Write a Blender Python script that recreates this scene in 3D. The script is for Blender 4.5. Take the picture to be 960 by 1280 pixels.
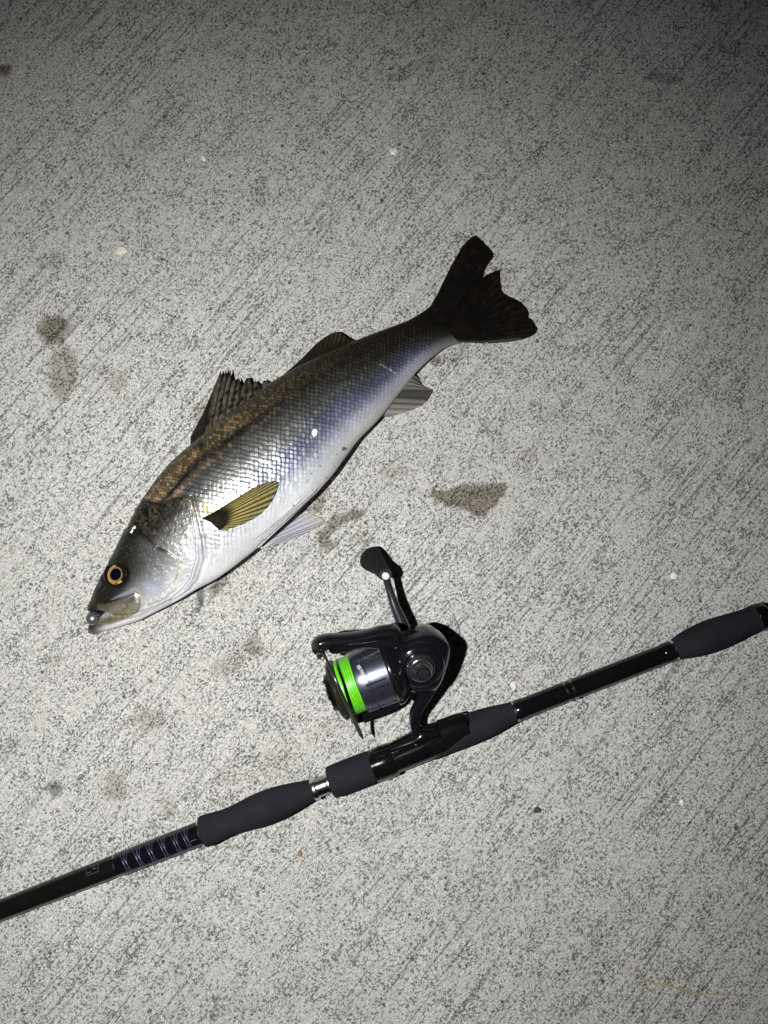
import bpy, math, random
import numpy as np
from mathutils import Vector

# ------------------------------------------------------------------ clear
for o in list(bpy.data.objects):
    bpy.data.objects.remove(o, do_unlink=True)
scene = bpy.context.scene
COL = scene.collection
random.seed(7)
rng = np.random.default_rng(11)

# ------------------------------------------------------------------ camera
F, DIST, TILT = 962.0, 0.585, math.radians(5)      # focal length in photo pixels, metres to the ground, lean
CAM = np.array([0.0, -DIST * math.sin(TILT), DIST * math.cos(TILT)])
cam_data = bpy.data.cameras.new('camera')
cam = bpy.data.objects.new('camera', cam_data)
COL.objects.link(cam)
cam.location = CAM
cam.rotation_euler = (TILT, 0, 0)
cam_data.sensor_fit = 'VERTICAL'
cam_data.sensor_height = 34.6
cam_data.lens = 26.0
cam_data.clip_start = 0.01
cam_data.clip_end = 500
scene.camera = cam
scene.render.resolution_x, scene.render.resolution_y = 768, 1024

# ------------------------------------------------------------------ night sky and the hand-held torch
world = bpy.data.worlds.new('World')
scene.world = world
world.use_nodes = True
bg = world.node_tree.nodes['Background']
bg.inputs[0].default_value = (0.33, 0.35, 0.40, 1)
bg.inputs[1].default_value = 0.008
torch_data = bpy.data.lights.new('torch', 'SPOT')
torch = bpy.data.objects.new('torch', torch_data)
COL.objects.link(torch)
torch.location = (-0.155, -0.075, 0.60)
torch_aim = Vector((-0.110, -0.125, 0.0))
torch.rotation_euler = (torch_aim - Vector(torch.location)).to_track_quat('-Z', 'Y').to_euler()
torch_data.energy = 24.0
torch_data.color = (1.0, 0.985, 0.955)
torch_data.spot_size = math.radians(115)
torch_data.spot_blend = 1.0
torch_data.shadow_soft_size = 0.007
vs = scene.view_settings
vs.view_transform = 'Standard'
vs.look = 'None'
vs.exposure = 0
vs.gamma = 1
vs.use_curve_mapping = False

# ------------------------------------------------------------------ measuring helpers
def ray(x, y):
    x, y = np.asarray(x, float), np.asarray(y, float)
    c, s = math.cos(TILT), math.sin(TILT)
    dx, dy = (x - 480) / F, -(y - 640) / F
    return np.stack([dx, c * dy + s, s * dy - c], -1)

def P(x, y, z=0.0):
    """world point at height z that the photograph shows at pixel x, y"""
    d = ray(x, y)
    k = (np.asarray(z, float) - CAM[2]) / d[..., 2]
    return CAM + d * k[..., None]

def proj(v):
    q = v - CAM
    c, s = math.cos(TILT), math.sin(TILT)
    cy = c * q[..., 1] + s * q[..., 2]
    cz = -s * q[..., 1] + c * q[..., 2]
    return 480 + F * q[..., 0] / -cz, 640 - F * cy / -cz

def mm_per_px(x, y, z):
    d = ray(x, y)
    return float((z - CAM[2]) / d[2]) / F

def lin(c):
    c = np.asarray(c, float) / 255.0
    return np.where(c <= 0.04045, c / 12.92, ((c + 0.055) / 1.055) ** 2.4)

def sstep(a, b, x):
    t = np.clip((x - a) / (b - a), 0, 1)
    return t * t * (3 - 2 * t)

_tab = rng.random((256, 256))
def vnoise(x, y):
    xi, yi = np.floor(x).astype(int), np.floor(y).astype(int)
    fx, fy = x - xi, y - yi
    fx, fy = fx * fx * (3 - 2 * fx), fy * fy * (3 - 2 * fy)
    a = _tab[xi & 255, yi & 255]; b = _tab[(xi + 1) & 255, yi & 255]
    c = _tab[xi & 255, (yi + 1) & 255]; d = _tab[(xi + 1) & 255, (yi + 1) & 255]
    return (a * (1 - fx) + b * fx) * (1 - fy) + (c * (1 - fx) + d * fx) * fy

def fbm(x, y, o=4):
    s, w, t = 0, 1.0, 0
    for k in range(o):
        s = s + w * vnoise(x * 2 ** k + 17 * k, y * 2 ** k + 31 * k); t += w; w *= 0.55
    return s / t

def dist_line(x, y, pts):
    best = np.full(np.shape(x), 1e9)
    for (ax, ay), (bx, by) in zip(pts[:-1], pts[1:]):
        vx, vy = bx - ax, by - ay
        t = np.clip(((x - ax) * vx + (y - ay) * vy) / (vx * vx + vy * vy + 1e-9), 0, 1)
        best = np.minimum(best, np.hypot(x - ax - t * vx, y - ay - t * vy))
    return best

def sdf(x, y, poly):
    """signed distance, positive inside"""
    d = dist_line(x, y, list(poly) + [poly[0]])
    ins = np.zeros(np.shape(x), bool)
    n = len(poly)
    for i in range(n):
        (ax, ay), (bx, by) = poly[i], poly[(i + 1) % n]
        if ay == by: continue
        ins ^= ((ay > y) != (by > y)) & (x < (bx - ax) * (y - ay) / (by - ay) + ax)
    return np.where(ins, d, -d)

def catmull(pts, n, closed=False):
    p = np.asarray(pts, float)
    if closed: p = np.vstack([p[-1], p, p[0], p[1]])
    else: p = np.vstack([2 * p[0] - p[1], p, 2 * p[-1] - p[-2]])
    out = []
    for i in range(1, len(p) - 2):
        for t in np.arange(n) / n:
            out.append(0.5 * (2 * p[i] + (p[i + 1] - p[i - 1]) * t + (2 * p[i - 1] - 5 * p[i] + 4 * p[i + 1] - p[i + 2]) * t * t
                              + (3 * p[i] - p[i - 1] - 3 * p[i + 1] + p[i + 2]) * t ** 3))
    if not closed: out.append(p[-2])
    return np.array(out)

# ------------------------------------------------------------------ object helpers
def tag(o, label, cat, group=None):
    o['label'] = label; o['category'] = cat
    if group: o['group'] = group
    return o

def thing(name, label, cat, loc, group=None):
    o = bpy.data.objects.new(name, None)
    COL.objects.link(o)
    o.location = loc; o.empty_display_size = 0.01
    return tag(o, label, cat, group)

def origin_of(o):
    v = np.zeros(3)
    while o is not None:
        v = v + np.array(o.location); o = o.parent
    return v

def mk(name, verts, faces, mat, parent=None, loc=None, sharp=38, attrs=None, flat=False):
    """one mesh object from world-space vertices"""
    verts = np.asarray(verts, float)
    base = origin_of(parent) if parent is not None else (np.asarray(loc, float) if loc is not None else np.zeros(3))
    me = bpy.data.meshes.new(name)
    if isinstance(faces, np.ndarray):
        nf, k = faces.shape
        me.vertices.add(len(verts)); me.vertices.foreach_set('co', (verts - base).astype(np.float32).ravel())
        me.loops.add(nf * k); me.loops.foreach_set('vertex_index', faces.astype(np.int32).ravel())
        me.polygons.add(nf); me.polygons.foreach_set('loop_start', np.arange(0, nf * k, k, dtype=np.int32))
        me.update(calc_edges=True)
    else:
        me.from_pydata((verts - base).tolist(), [], [list(map(int, f)) for f in faces])
    me.validate()
    for an, av in (attrs or {}).items():
        av = np.asarray(av, float)
        if av.ndim == 2:
            a = me.attributes.new(an, 'FLOAT_COLOR', 'POINT')
            a.data.foreach_set('color', np.hstack([av, np.ones((len(av), 1))]).astype(np.float32).ravel())
        else:
            a = me.attributes.new(an, 'FLOAT', 'POINT')
            a.data.foreach_set('value', av.astype(np.float32))
    if not flat:
        me.shade_smooth()
        if sharp: me.set_sharp_from_angle(angle=math.radians(sharp))
    me.materials.append(mat)
    o = bpy.data.objects.new(name, me)
    COL.objects.link(o)
    if parent is not None: o.parent = parent
    elif loc is not None: o.location = loc
    return o

def grid_faces(n, m, closed=False):
    i, j = np.meshgrid(np.arange(n - 1), np.arange(m if closed else m - 1), indexing='ij')
    j2 = (j + 1) % m
    return np.stack([i * m + j, (i + 1) * m + j, (i + 1) * m + j2, i * m + j2], -1).reshape(-1, 4)

def lathe(centres, radii, ex, ey, n=56, a0=0.0, a1=2 * math.pi, squash=1.0):
    centres = np.asarray(centres, float); radii = np.asarray(radii, float)
    full = abs(a1 - a0 - 2 * math.pi) < 1e-6
    th = a0 + (a1 - a0) * np.arange(n) / (n if full else n - 1)
    ring = np.cos(th)[:, None] * ex + squash * np.sin(th)[:, None] * ey
    V = centres[:, None, :] + radii[:, None, None] * ring[None]
    V = V.reshape(-1, 3)
    Fc = grid_faces(len(centres), n, full).tolist()
    if full:
        if radii[0] > 1e-6: Fc.append(list(range(n)))
        if radii[-1] > 1e-6: Fc.append([(len(centres) - 1) * n + k for k in range(n)][::-1])
    return V, Fc

def tube(path, radii, n=14, flat=None):
    """tube along world points; flat=(dir, factor) squashes it along a direction"""
    path = np.asarray(path, float)
    radii = np.broadcast_to(np.asarray(radii, float), (len(path),))
    tan = np.gradient(path, axis=0); tan /= np.linalg.norm(tan, axis=1)[:, None]
    up = np.array([0.13, 0.21, 0.97]); V = []
    a = np.cross(tan[0], up); a /= np.linalg.norm(a)
    for p, t, r in zip(path, tan, radii):
        a = a - t * np.dot(a, t); a /= np.linalg.norm(a); b = np.cross(t, a)
        for k in range(n):
            th = 2 * math.pi * k / n
            q = r * (math.cos(th) * a + math.sin(th) * b)
            if flat is not None: q = q - flat[0] * np.dot(q, flat[0]) * (1 - flat[1])
            V.append(p + q)
    Fc = grid_faces(len(path), n, True).tolist()
    Fc.append(list(range(n))); Fc.append([(len(path) - 1) * n + k for k in range(n)][::-1])
    return np.array(V), Fc

def slab(poly, layers, tow):
    """bevelled slab: 2-D outline, layers (w, inset), tow(u, v, w) -> world"""
    p = np.asarray(poly, float)
    area = np.sum(p[:, 0] * np.roll(p[:, 1], -1) - np.roll(p[:, 0], -1) * p[:, 1])
    e = np.roll(p, -1, 0) - np.roll(p, 1, 0)
    nrm = np.stack([e[:, 1], -e[:, 0]], 1) / (np.linalg.norm(e, axis=1)[:, None] + 1e-9)
    if area < 0: nrm = -nrm
    V = []
    for w, ins in layers:
        q = p - nrm * ins
        V += [tow(a, b, w) for a, b in q]
    n = len(p)
    Fc = grid_faces(len(layers), n, True).tolist()
    Fc.append(list(range(n))); Fc.append([(len(layers) - 1) * n + k for k in range(n)][::-1])
    return np.array(V), Fc

def merge(parts):
    V, Fc, off = [], [], 0
    for v, f in parts:
        V.append(np.asarray(v)); Fc += [[i + off for i in q] for q in f]; off += len(v)
    return np.vstack(V), Fc

# ------------------------------------------------------------------ materials
class NT:
    def __init__(s, name):
        s.m = bpy.data.materials.new(name); s.m.use_nodes = True
        s.t = s.m.node_tree; s.b = s.t.nodes['Principled BSDF']
    def n(s, kind, **kw):
        nd = s.t.nodes.new(kind)
        for k, v in kw.items():
            if k.startswith('i_'):
                key = k[2:]; key = int(key) if key.isdigit() else key
                s.put(nd.inputs[key], v)
            else: setattr(nd, k, v)
        return nd
    def put(s, sock, v):
        if isinstance(v, bpy.types.NodeSocket): s.t.links.new(v, sock)
        else: sock.default_value = v
    def math(s, op, a, b=0.0, c=0.0, clamp=False):
        nd = s.n('ShaderNodeMath', operation=op, use_clamp=clamp)
        s.put(nd.inputs[0], a); s.put(nd.inputs[1], b); s.put(nd.inputs[2], c)
        return nd.outputs[0]
    def noise(s, vec, scale, detail=2.0, rough=0.5):
        return s.n('ShaderNodeTexNoise', i_Vector=vec, i_Scale=scale, i_Detail=detail, i_Roughness=rough).outputs[0]
    def ramp(s, v, a, b, lo=0.0, hi=1.0):
        nd = s.n('ShaderNodeMapRange', interpolation_type='SMOOTHSTEP')
        for k, q in enumerate((v, a, b, lo, hi)): s.put(nd.inputs[k], q)
        return nd.outputs[0]
    def mix(s, f, a, b, mode='MIX'):
        nd = s.n('ShaderNodeMix', data_type='RGBA', blend_type=mode)
        s.put(nd.inputs[0], f)
        for k, v in ((6, a), (7, b)):
            s.put(nd.inputs[k], v if isinstance(v, bpy.types.NodeSocket) else (*v, 1.0))
        return nd.outputs[2]
    def attr(s, name, col=False):
        nd = s.n('ShaderNodeAttribute', attribute_name=name)
        return nd.outputs['Color'] if col else nd.outputs['Fac']
    def bump(s, h, strength=0.3, dist=0.001):
        nd = s.n('ShaderNodeBump', i_Height=h, i_Strength=strength, i_Distance=dist)
        s.put(s.b.inputs['Normal'], nd.outputs[0])
    def set(s, **kw):
        names = dict(color='Base Color', rough='Roughness', metal='Metallic', spec='Specular IOR Level', coat='Coat Weight',
                     coatr='Coat Roughness', alpha='Alpha', trans='Transmission Weight', ior='IOR', sss='Subsurface Weight', sheen='Sheen Weight')
        for k, v in kw.items():
            if k == 'color' and not isinstance(v, bpy.types.NodeSocket): v = (*v, 1.0)
            s.put(s.b.inputs[names[k]], v)
        return s
    def obj(s):
        return s.n('ShaderNodeTexCoord').outputs['Object']

def worn(name, color, rough, metal=0.0, spec=0.5, coat=0.0, grain=900, amount=0.12, bump=0.0, var=0.15):
    """procedural solid material with fine colour and gloss variation"""
    k = NT(name); v = k.obj()
    g = k.noise(v, grain, 3, 0.6); d = k.noise(v, 45, 4, 0.65)
    c2 = tuple(min(1, c * (1 + var) + 0.004) for c in color); c1 = tuple(c * (1 - var) for c in color)
    k.set(color=k.mix(d, c1, c2), metal=metal, spec=spec, coat=coat, coatr=0.08)
    k.set(rough=k.math('ADD', k.math('MULTIPLY', g, amount), rough - amount * 0.5))
    if bump: k.bump(g, bump, 0.0003)
    return k.m

M_EVA = worn('eva_foam', (0.0125, 0.0135, 0.0175), 0.9, spec=0.1, grain=1700, bump=0.55, var=0.45)
M_GLOSS = worn('gloss_black', (0.002, 0.002, 0.0026), 0.13, spec=0.4, grain=300, amount=0.05)
M_BLANK = worn('carbon_blank', (0.0035, 0.0034, 0.0033), 0.15, spec=0.4, grain=500, amount=0.05)
M_BODY = worn('reel_black_navy', (0.0048, 0.0052, 0.0085), 0.14, metal=0.2, spec=0.4, grain=600, amount=0.06)
M_ROTOR = worn('rotor_black', (0.004, 0.004, 0.0055), 0.17, spec=0.35, grain=600, amount=0.08)
M_SKIRT = worn('spool_gunmetal', (0.15, 0.16, 0.215), 0.27, metal=0.9, grain=700, amount=0.1)
M_STEEL = worn('brushed_silver', (0.62, 0.62, 0.62), 0.22, metal=1.0, grain=800)
M_DARKMETAL = worn('dark_metal', (0.36, 0.36, 0.38), 0.22, metal=1.0, grain=800)
M_ARM = worn('handle_grey_metal', (0.10, 0.105, 0.12), 0.24, metal=0.85, grain=700)
M_KNOB = worn('knob_rubber', (0.0075, 0.0075, 0.008), 0.6, spec=0.12, grain=1500, bump=0.3)
M_CAPMETAL = worn('turned_cap', (0.30, 0.305, 0.33), 0.17, metal=0.95)
M_CAP = worn('bright_cap', (0.80, 0.80, 0.80), 0.5, metal=0.35)
M_BRONZE = worn('lip_bronze', (0.035, 0.028, 0.021), 0.2, metal=0.5)
M_THREAD = worn('silver_thread', (0.16, 0.16, 0.27), 0.4, metal=0.5)
M_WRAP = worn('navy_wrap', (0.002, 0.002, 0.0045), 0.12, spec=0.4, grain=400, amount=0.06)
M_MARK = worn('printed_mark', (0.07, 0.07, 0.085), 0.45)
M_PRINT = worn('printed_letters', (0.34, 0.35, 0.38), 0.5)
M_LEAD = worn('polished_lead', (0.30, 0.31, 0.34), 0.28, metal=0.85, grain=600)
M_DARKSLOT = worn('dark_slot', (0.003, 0.003, 0.008), 0.6, spec=0.2)

def line_material():
    k = NT('green_braid'); v = k.obj()
    st = k.n('ShaderNodeAttribute', attribute_name='wind').outputs['Fac']
    w = k.math('SINE', k.math('MULTIPLY', st, 6.2832))
    g = k.noise(v, 350, 2, 0.5)
    c = k.mix(k.ramp(g, 0.3, 0.75), (0.10, 0.50, 0.012), (0.15, 0.62, 0.02))
    c = k.mix(k.ramp(w, -1, 0.4, 0.6, 0.0), c, (0.03, 0.20, 0.004))
    k.set(color=c, rough=0.36, spec=0.6); k.bump(w, 0.35, 0.0002)
    return k.m
M_LINE = line_material()

# ------------------------------------------------------------------ ground: broomed concrete slab
BROOM = math.radians(50)
def concrete():
    k = NT('broomed_concrete'); v = k.obj()
    rot = k.n('ShaderNodeVectorRotate', rotation_type='Z_AXIS', i_Vector=v, i_Angle=-BROOM).outputs[0]
    wob = k.n('ShaderNodeTexNoise', i_Vector=v, i_Scale=9.0, i_Detail=2.0).outputs['Color']
    rw = k.n('ShaderNodeVectorMath', operation='MULTIPLY_ADD', i_0=wob, i_1=(0.003, 0.003, 0), i_2=rot).outputs[0]
    st = k.n('ShaderNodeMapping', i_Vector=rw, i_Scale=(0.026, 1.0, 1.0)).outputs[0]
    st2 = k.n('ShaderNodeMapping', i_Vector=rw, i_Scale=(0.8, 1.0, 1.0)).outputs[0]
    st3 = k.n('ShaderNodeMapping', i_Vector=rw, i_Scale=(0.72, 1.0, 1.0)).outputs[0]
    broad = k.noise(v, 5.5, 3, 0.55)
    patch = k.noise(v, 26, 4, 0.6)
    clump = k.noise(st2, 70, 4, 0.65)
    fine = k.noise(st3, 760, 3, 0.75)
    fine2 = k.noise(v, 1350, 2, 0.7)
    grain = k.noise(v, 330, 2, 0.6)
    groove = k.noise(st, 400, 2, 0.5)
    gmask = k.ramp(k.noise(v, 6.0, 3, 0.55), 0.36, 0.60, 0.25, 1.0)
    # cement paste, warm and cool drifts
    paste = k.mix(k.ramp(broad, 0.3, 0.7), (0.47, 0.463, 0.442), (0.55, 0.544, 0.523))
    paste = k.mix(k.ramp(patch, 0.38, 0.7, 0, 0.35), paste, (0.50, 0.495, 0.48))
    paste = k.mix(k.ramp(fine, 0.40, 0.62, 0.62, 0.0), paste, (0.30, 0.296, 0.285))
    paste = k.mix(k.ramp(grain, 0.36, 0.52, 0.35, 0.0), paste, (0.30, 0.296, 0.285))
    lightg = k.ramp(fine2, 0.50, 0.68)
    paste = k.mix(k.math('MULTIPLY', lightg, 0.6), paste, (0.82, 0.815, 0.80))
    # dark specks, grooves and pits
    thr = k.math('ADD', 0.440, k.math('ADD', k.math('MULTIPLY', k.math('SUBTRACT', clump, 0.5), 0.33), k.math('MULTIPLY', k.math('SUBTRACT', patch, 0.5), 0.14)))
    thr = k.math('ADD', thr, k.math('MULTIPLY', k.math('SUBTRACT', grain, 0.5), -0.25))
    dif = k.math('SUBTRACT', thr, fine)
    speck = k.ramp(dif, -0.02, 0.06)
    col = k.mix(k.math('MULTIPLY', speck, 0.92), paste, (0.085, 0.084, 0.083))
    sp2 = k.ramp(fine2, 0.36, 0.46, 1.0, 0.0)
    col = k.mix(k.math('MULTIPLY', sp2, 0.62), col, (0.15, 0.148, 0.143))
    gr = k.math('MULTIPLY', k.ramp(groove, 0.37, 0.425, 1.0, 0.0), gmask)
    grb = k.math('MULTIPLY', gr, k.ramp(fine, 0.66, 0.44, 0.1, 1.0))
    col = k.mix(k.math('MULTIPLY', grb, 0.72), col, (0.085, 0.084, 0.081))
    vor = k.n('ShaderNodeTexVoronoi', i_Vector=v, i_Scale=150.0)
    keep = k.math('GREATER_THAN', k.n('ShaderNodeSeparateColor', i_0=vor.outputs['Color']).outputs[0], 0.66)
    size = k.math('MULTIPLY', k.n('ShaderNodeSeparateColor', i_0=vor.outputs['Color']).outputs[1], 0.12)
    pit = k.math('MULTIPLY', k.ramp(vor.outputs['Distance'], k.math('ADD', size, 0.02), k.math('ADD', size, 0.12), 1.0, 0.0), keep)
    col = k.mix(k.math('MULTIPLY', pit, 0.85), col, (0.045, 0.044, 0.042))
    vor2 = k.n('ShaderNodeTexVoronoi', i_Vector=v, i_Scale=290.0)
    sc2 = k.n('ShaderNodeSeparateColor', i_0=vor2.outputs['Color'])
    pit2 = k.math('MULTIPLY', k.ramp(vor2.outputs['Distance'], 0.12, 0.34, 1.0, 0.0), k.math('GREATER_THAN', sc2.outputs[0], 0.72))
    col = k.mix(k.math('MULTIPLY', pit2, 0.8), col, (0.06, 0.059, 0.058))
    wg = k.math('MULTIPLY', k.ramp(vor2.outputs['Distance'], 0.10, 0.30, 1.0, 0.0), k.math('GREATER_THAN', sc2.outputs[1], 0.88))
    col = k.mix(k.math('MULTIPLY', wg, 0.7), col, (0.80, 0.79, 0.76))
    # stains
    stain = k.attr('stain'); dk = k.attr('dirt')
    sb = k.math('MULTIPLY', stain, k.ramp(fine, 0.38, 0.58, 1.0, 0.74))
    wet = k.mix(1.0, col, (0.215, 0.172, 0.098), 'MULTIPLY')
    col = k.mix(sb, col, wet)
    col = k.mix(dk, col, k.mix(1.0, col, (0.22, 0.22, 0.23), 'MULTIPLY'))
    h = k.math('ADD', k.math('MULTIPLY', fine, 0.8), k.math('MULTIPLY', fine2, 0.4))
    h = k.math('SUBTRACT', h, k.math('MULTIPLY', speck, 0.35))
    h = k.math('SUBTRACT', h, k.math('MULTIPLY', gr, 0.6))
    h = k.math('SUBTRACT', h, k.math('MULTIPLY', pit, 0.8))
    k.set(color=col, rough=k.ramp(stain, 0, 1, 0.9, 0.55), spec=0.3)
    k.bump(h, 0.6, 0.0008)
    return k.m

def axis_coords(lo, hi, step, far):
    c = list(np.arange(lo, hi + 1e-9, step)); s = step
    while c[-1] < far: s *= 1.5; c.append(c[-1] + s)
    s = step
    while c[0] > -far: s *= 1.5; c.insert(0, c[0] - s)
    return np.array(c)

def ellipse(cx, cy, rx, ry, rot=0, n=18):
    a = np.linspace(0, 2 * math.pi, n, endpoint=False); r = math.radians(rot)
    return [(cx + rx * math.cos(t) * math.cos(r) - ry * math.sin(t) * math.sin(r), cy + rx * math.cos(t) * math.sin(r) + ry * math.sin(t) * math.cos(r)) for t in a]

gx, gy = axis_coords(-0.36, 0.36, 0.0018, 60), axis_coords(-0.42, 0.47, 0.0018, 60)
GX, GY = np.meshgrid(gx, gy, indexing='ij')
STAINS = [  # outline in photo pixels, strength, softness, kind
    ([(539, 612), (553, 613), (569, 611), (576, 603), (590, 606), (602, 606), (613, 602), (628, 601), (635, 608), (628, 617), (621, 630), (607, 645), (593, 646), (575, 637), (556, 632), (546, 630), (539, 622)], 1.0, 3, 's'),
    (ellipse(65, 411, 22, 19), 1.0, 12, 's'), (ellipse(78, 465, 20, 36, 8), 0.62, 12, 's'), (ellipse(147, 478, 13, 13), 0.45, 9, 's'), (ellipse(120, 463, 12, 9), 0.25, 6, 's'),
    ([(414, 644), (432, 642), (442, 636), (458, 637), (447, 649), (432, 658), (420, 661), (416, 671), (418, 683), (408, 691), (401, 679), (392, 668), (407, 656)], 0.9, 6, 's'),
    ([(378, 640), (400, 612), (412, 605), (406, 630), (399, 645)], 0.7, 8, 's'), (ellipse(448, 675, 13, 13), 0.28, 8, 's'),
    (ellipse(544, 450, 8, 7), 0.85, 4, 's'), ([(258, 736), (288, 712), (284, 733), (268, 748), (259, 755)], 0.75, 6, 's'),
    ([(241, 738), (254, 732), (253, 750), (249, 770), (245, 760)], 0.9, 3, 'd'), ([(262, 735), (272, 728), (268, 748)], 0.5, 4, 'd'),
    (ellipse(318, 810, 11, 13, 30), 0.8, 8, 's'), (ellipse(285, 830, 24, 14, -25), 0.38, 9, 's'), (ellipse(185, 900, 22, 14), 0.42, 10, 's'),
    (ellipse(145, 983, 15, 20), 0.5, 9, 's'), (ellipse(5, 88, 12, 10), 0.9, 7, 's'), (ellipse(60, 400, 8, 5), 0.6, 4, 's'), (ellipse(250, 515, 9, 14), 0.45, 6, 's'),
    (ellipse(70, 988, 9, 9), 0.7, 5, 'd'), (ellipse(660, 566, 10, 7), 0.4, 5, 's'), (ellipse(492, 590, 20, 9), 0.3, 8, 's'), (ellipse(62, 325, 24, 12), 0.3, 10, 's'),
    (ellipse(65, 825, 14, 9), 0.35, 7, 's'), (ellipse(280, 1005, 16, 10), 0.25, 8, 's'), (ellipse(690, 1070, 16, 22), 0.2, 9, 's'), (ellipse(210, 1010, 14, 14), 0.25, 8, 's'),
    (ellipse(830, 98, 26, 8, 10), 0.5, 7, 'd'), (ellipse(905, 58, 14, 5, 55), 0.55, 5, 'd'), (ellipse(893, 5, 9, 5, 50), 0.6, 4, 'd'), (ellipse(520, 85, 30, 12, -20), 0.25, 9, 'd'),
    (ellipse(425, 900, 40, 16, -30), 0.12, 9, 's'), (ellipse(320, 960, 60, 30, -20), 0.12, 20, 's'), (ellipse(180, 170, 60, 24, -45), 0.12, 18, 'd')]
px, py = proj(np.stack([GX, GY, np.zeros_like(GX)], -1))
jx = (fbm(GX * 120 + 50, GY * 120 + 50, 3) - .5) * 12; jy = (fbm(GX * 120 + 90, GY * 120 + 10, 3) - .5) * 12
stain = np.zeros_like(GX); dirt = np.zeros_like(GX)
near = (np.abs(GX) < .4) & (np.abs(GY) < .5)
qx, qy = (px + jx)[near], (py + jy)[near]
jit2 = (fbm(GX * 420 + 7, GY * 420 + 3, 3)[near] - .5)
brk = 0.75 + 0.5 * fbm(GX * 260, GY * 260, 3)[near]
for poly, s, soft, kind in STAINS:
    m = np.clip(s * sstep(-soft * .35, soft * .6, sdf(qx, qy, poly) + 3.5 * jit2) * brk, 0, 1)
    a = stain if kind == 's' else dirt
    a[near] = np.maximum(a[near], m)
ca, sa = math.cos(BROOM), math.sin(BROOM)
U, W = GX * ca + GY * sa, -GX * sa + GY * ca
GZ = -0.0004 + 0.0007 * (fbm(GX * 14 + 40, GY * 14 + 40, 3) - .5) + 0.0004 * (fbm(U * 14 + 5, W * 210 + 5, 2) - .5)
GZ = np.where(near, GZ, -0.0004)
ground = mk('ground', np.stack([GX, GY, GZ], -1).reshape(-1, 3), grid_faces(len(gx), len(gy)), concrete(), sharp=None,
            attrs={'stain': stain.ravel(), 'dirt': dirt.ravel()})
ground['kind'] = 'structure'

# ------------------------------------------------------------------ fish
AX = np.array([0.775, -0.632]); AN = np.array([-0.632, -0.775]); O2 = np.array([112.0, 772.0])
def ab(pts):
    q = np.asarray(pts, float) - O2
    return np.stack([q @ AX, q @ AN], -1)
top_px = [(112, 757), (121, 736), (131.7, 713), (139, 701), (152.5, 674), (169, 638), (179.6, 621.7), (194, 601), (211, 580), (232, 561), (255, 543), (274, 525.5),
          (290, 514), (317, 496), (337, 479), (377, 456), (402, 444), (446, 425), (480, 412), (512, 400), (533, 387), (547, 374)]
bot_px = [(121, 791.8), (142, 786), (173, 776), (202, 761), (223, 750), (244, 737), (269, 724), (290, 709), (318, 687), (345, 662), (370, 640), (396, 615), (417, 591),
          (446, 551), (474, 523), (497, 494), (521, 464), (538, 448), (557, 434), (578, 428.5)]
top_ab = np.vstack([[(-13, -9.5), (-9, -7.5), (-3, -5.5), (3, 1), (6, 8)], ab(top_px)[0:]])
bot_ab = np.vstack([[(-13, -18.5), (-9, -20.5)], ab(bot_px)])
def monotone(a):
    keep = [a[0]]
    for r in a[1:]:
        if r[0] > keep[-1][0] + 0.5: keep.append(r)
    return np.array(keep)
top_ab, bot_ab = monotone(top_ab), monotone(bot_ab)
A0, A1 = -13.0, 585.0
NS, NU, NL = 900, 320, 44
ss = np.concatenate([A0 + 20 * np.linspace(0, 1, 60, endpoint=False) ** 1.6, np.linspace(A0 + 20, A1, NS - 60)])
def smooth_interp(x, pts, w):
    xs = np.linspace(A0 - 60, A1 + 60, 2400)
    y = np.interp(xs, pts[:, 0], pts[:, 1])
    kw = max(3, int(w / (xs[1] - xs[0]))); ker = np.hanning(kw + 2)[1:-1]; ker /= ker.sum()
    ys = np.convolve(np.pad(y, kw, mode='edge'), ker, 'same')[kw:-kw]
    return np.interp(x, xs, ys)
wmix = sstep(0, 60, ss)
tb = smooth_interp(ss, top_ab, 5) * (1 - wmix) + smooth_interp(ss, top_ab, 26) * wmix
bb = smooth_interp(ss, bot_ab, 5) * (1 - wmix) + smooth_interp(ss, bot_ab, 26) * wmix
endw = np.clip(1 - (1 - np.clip((ss - A0) / 7.0, 0.0, 1)) ** 2, 0, 1) ** .5             # round the jaw tip
mid = (tb + bb) / 2; half = (tb - bb) / 2 * endw
half = np.maximum(half, 0.25)
HW = np.interp(ss, [-12, -4, 10, 30, 60, 100, 150, 200, 260, 320, 380, 440, 500, 540, 565, 585],
               [1.2, 4.2, 6.5, 9.0, 12.4, 16.2, 19.2, 20.8, 21.4, 20.2, 17.4, 13.6, 9.4, 6.8, 4.6, 2.6]) / 1000
HW = np.convolve(np.pad(HW, 20, mode='edge'), np.ones(41) / 41, 'same')[20:-20] * np.sqrt(np.clip((ss - A0 + .6) / 6.0, 0.05, 1))
zc = HW * 1.0 + 0.0002
phi = np.concatenate([np.linspace(0, math.pi, NU), math.pi + math.pi * (np.arange(1, NL + 1) / (NL + 1))])
phi[:NU] = phi[:NU] + 0.16 * np.sin(2 * phi[:NU])            # spread samples over the flank
xb = np.cos(phi); zb = np.sign(np.sin(phi)) * np.abs(1 - np.abs(xb) ** 2.15) ** (1 / 1.75)
cpx = O2 + ss[:, None] * AX + mid[:, None] * AN
tpx = cpx + half[:, None] * AN
Cw = P(cpx[:, 0], cpx[:, 1], zc); Tw = P(tpx[:, 0], tpx[:, 1], zc)
V = Cw[:, None] + xb[None, :, None] * (Tw - Cw)[:, None]
V[..., 2] += zb[None] * HW[:, None] * np.where(zb < 0, 1.0, 1.0)[None]
up = V[:, :NU]                                               # the side that faces up
fx, fy = proj(up)
ga = np.broadcast_to(ss[:, None], fx.shape)
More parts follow.
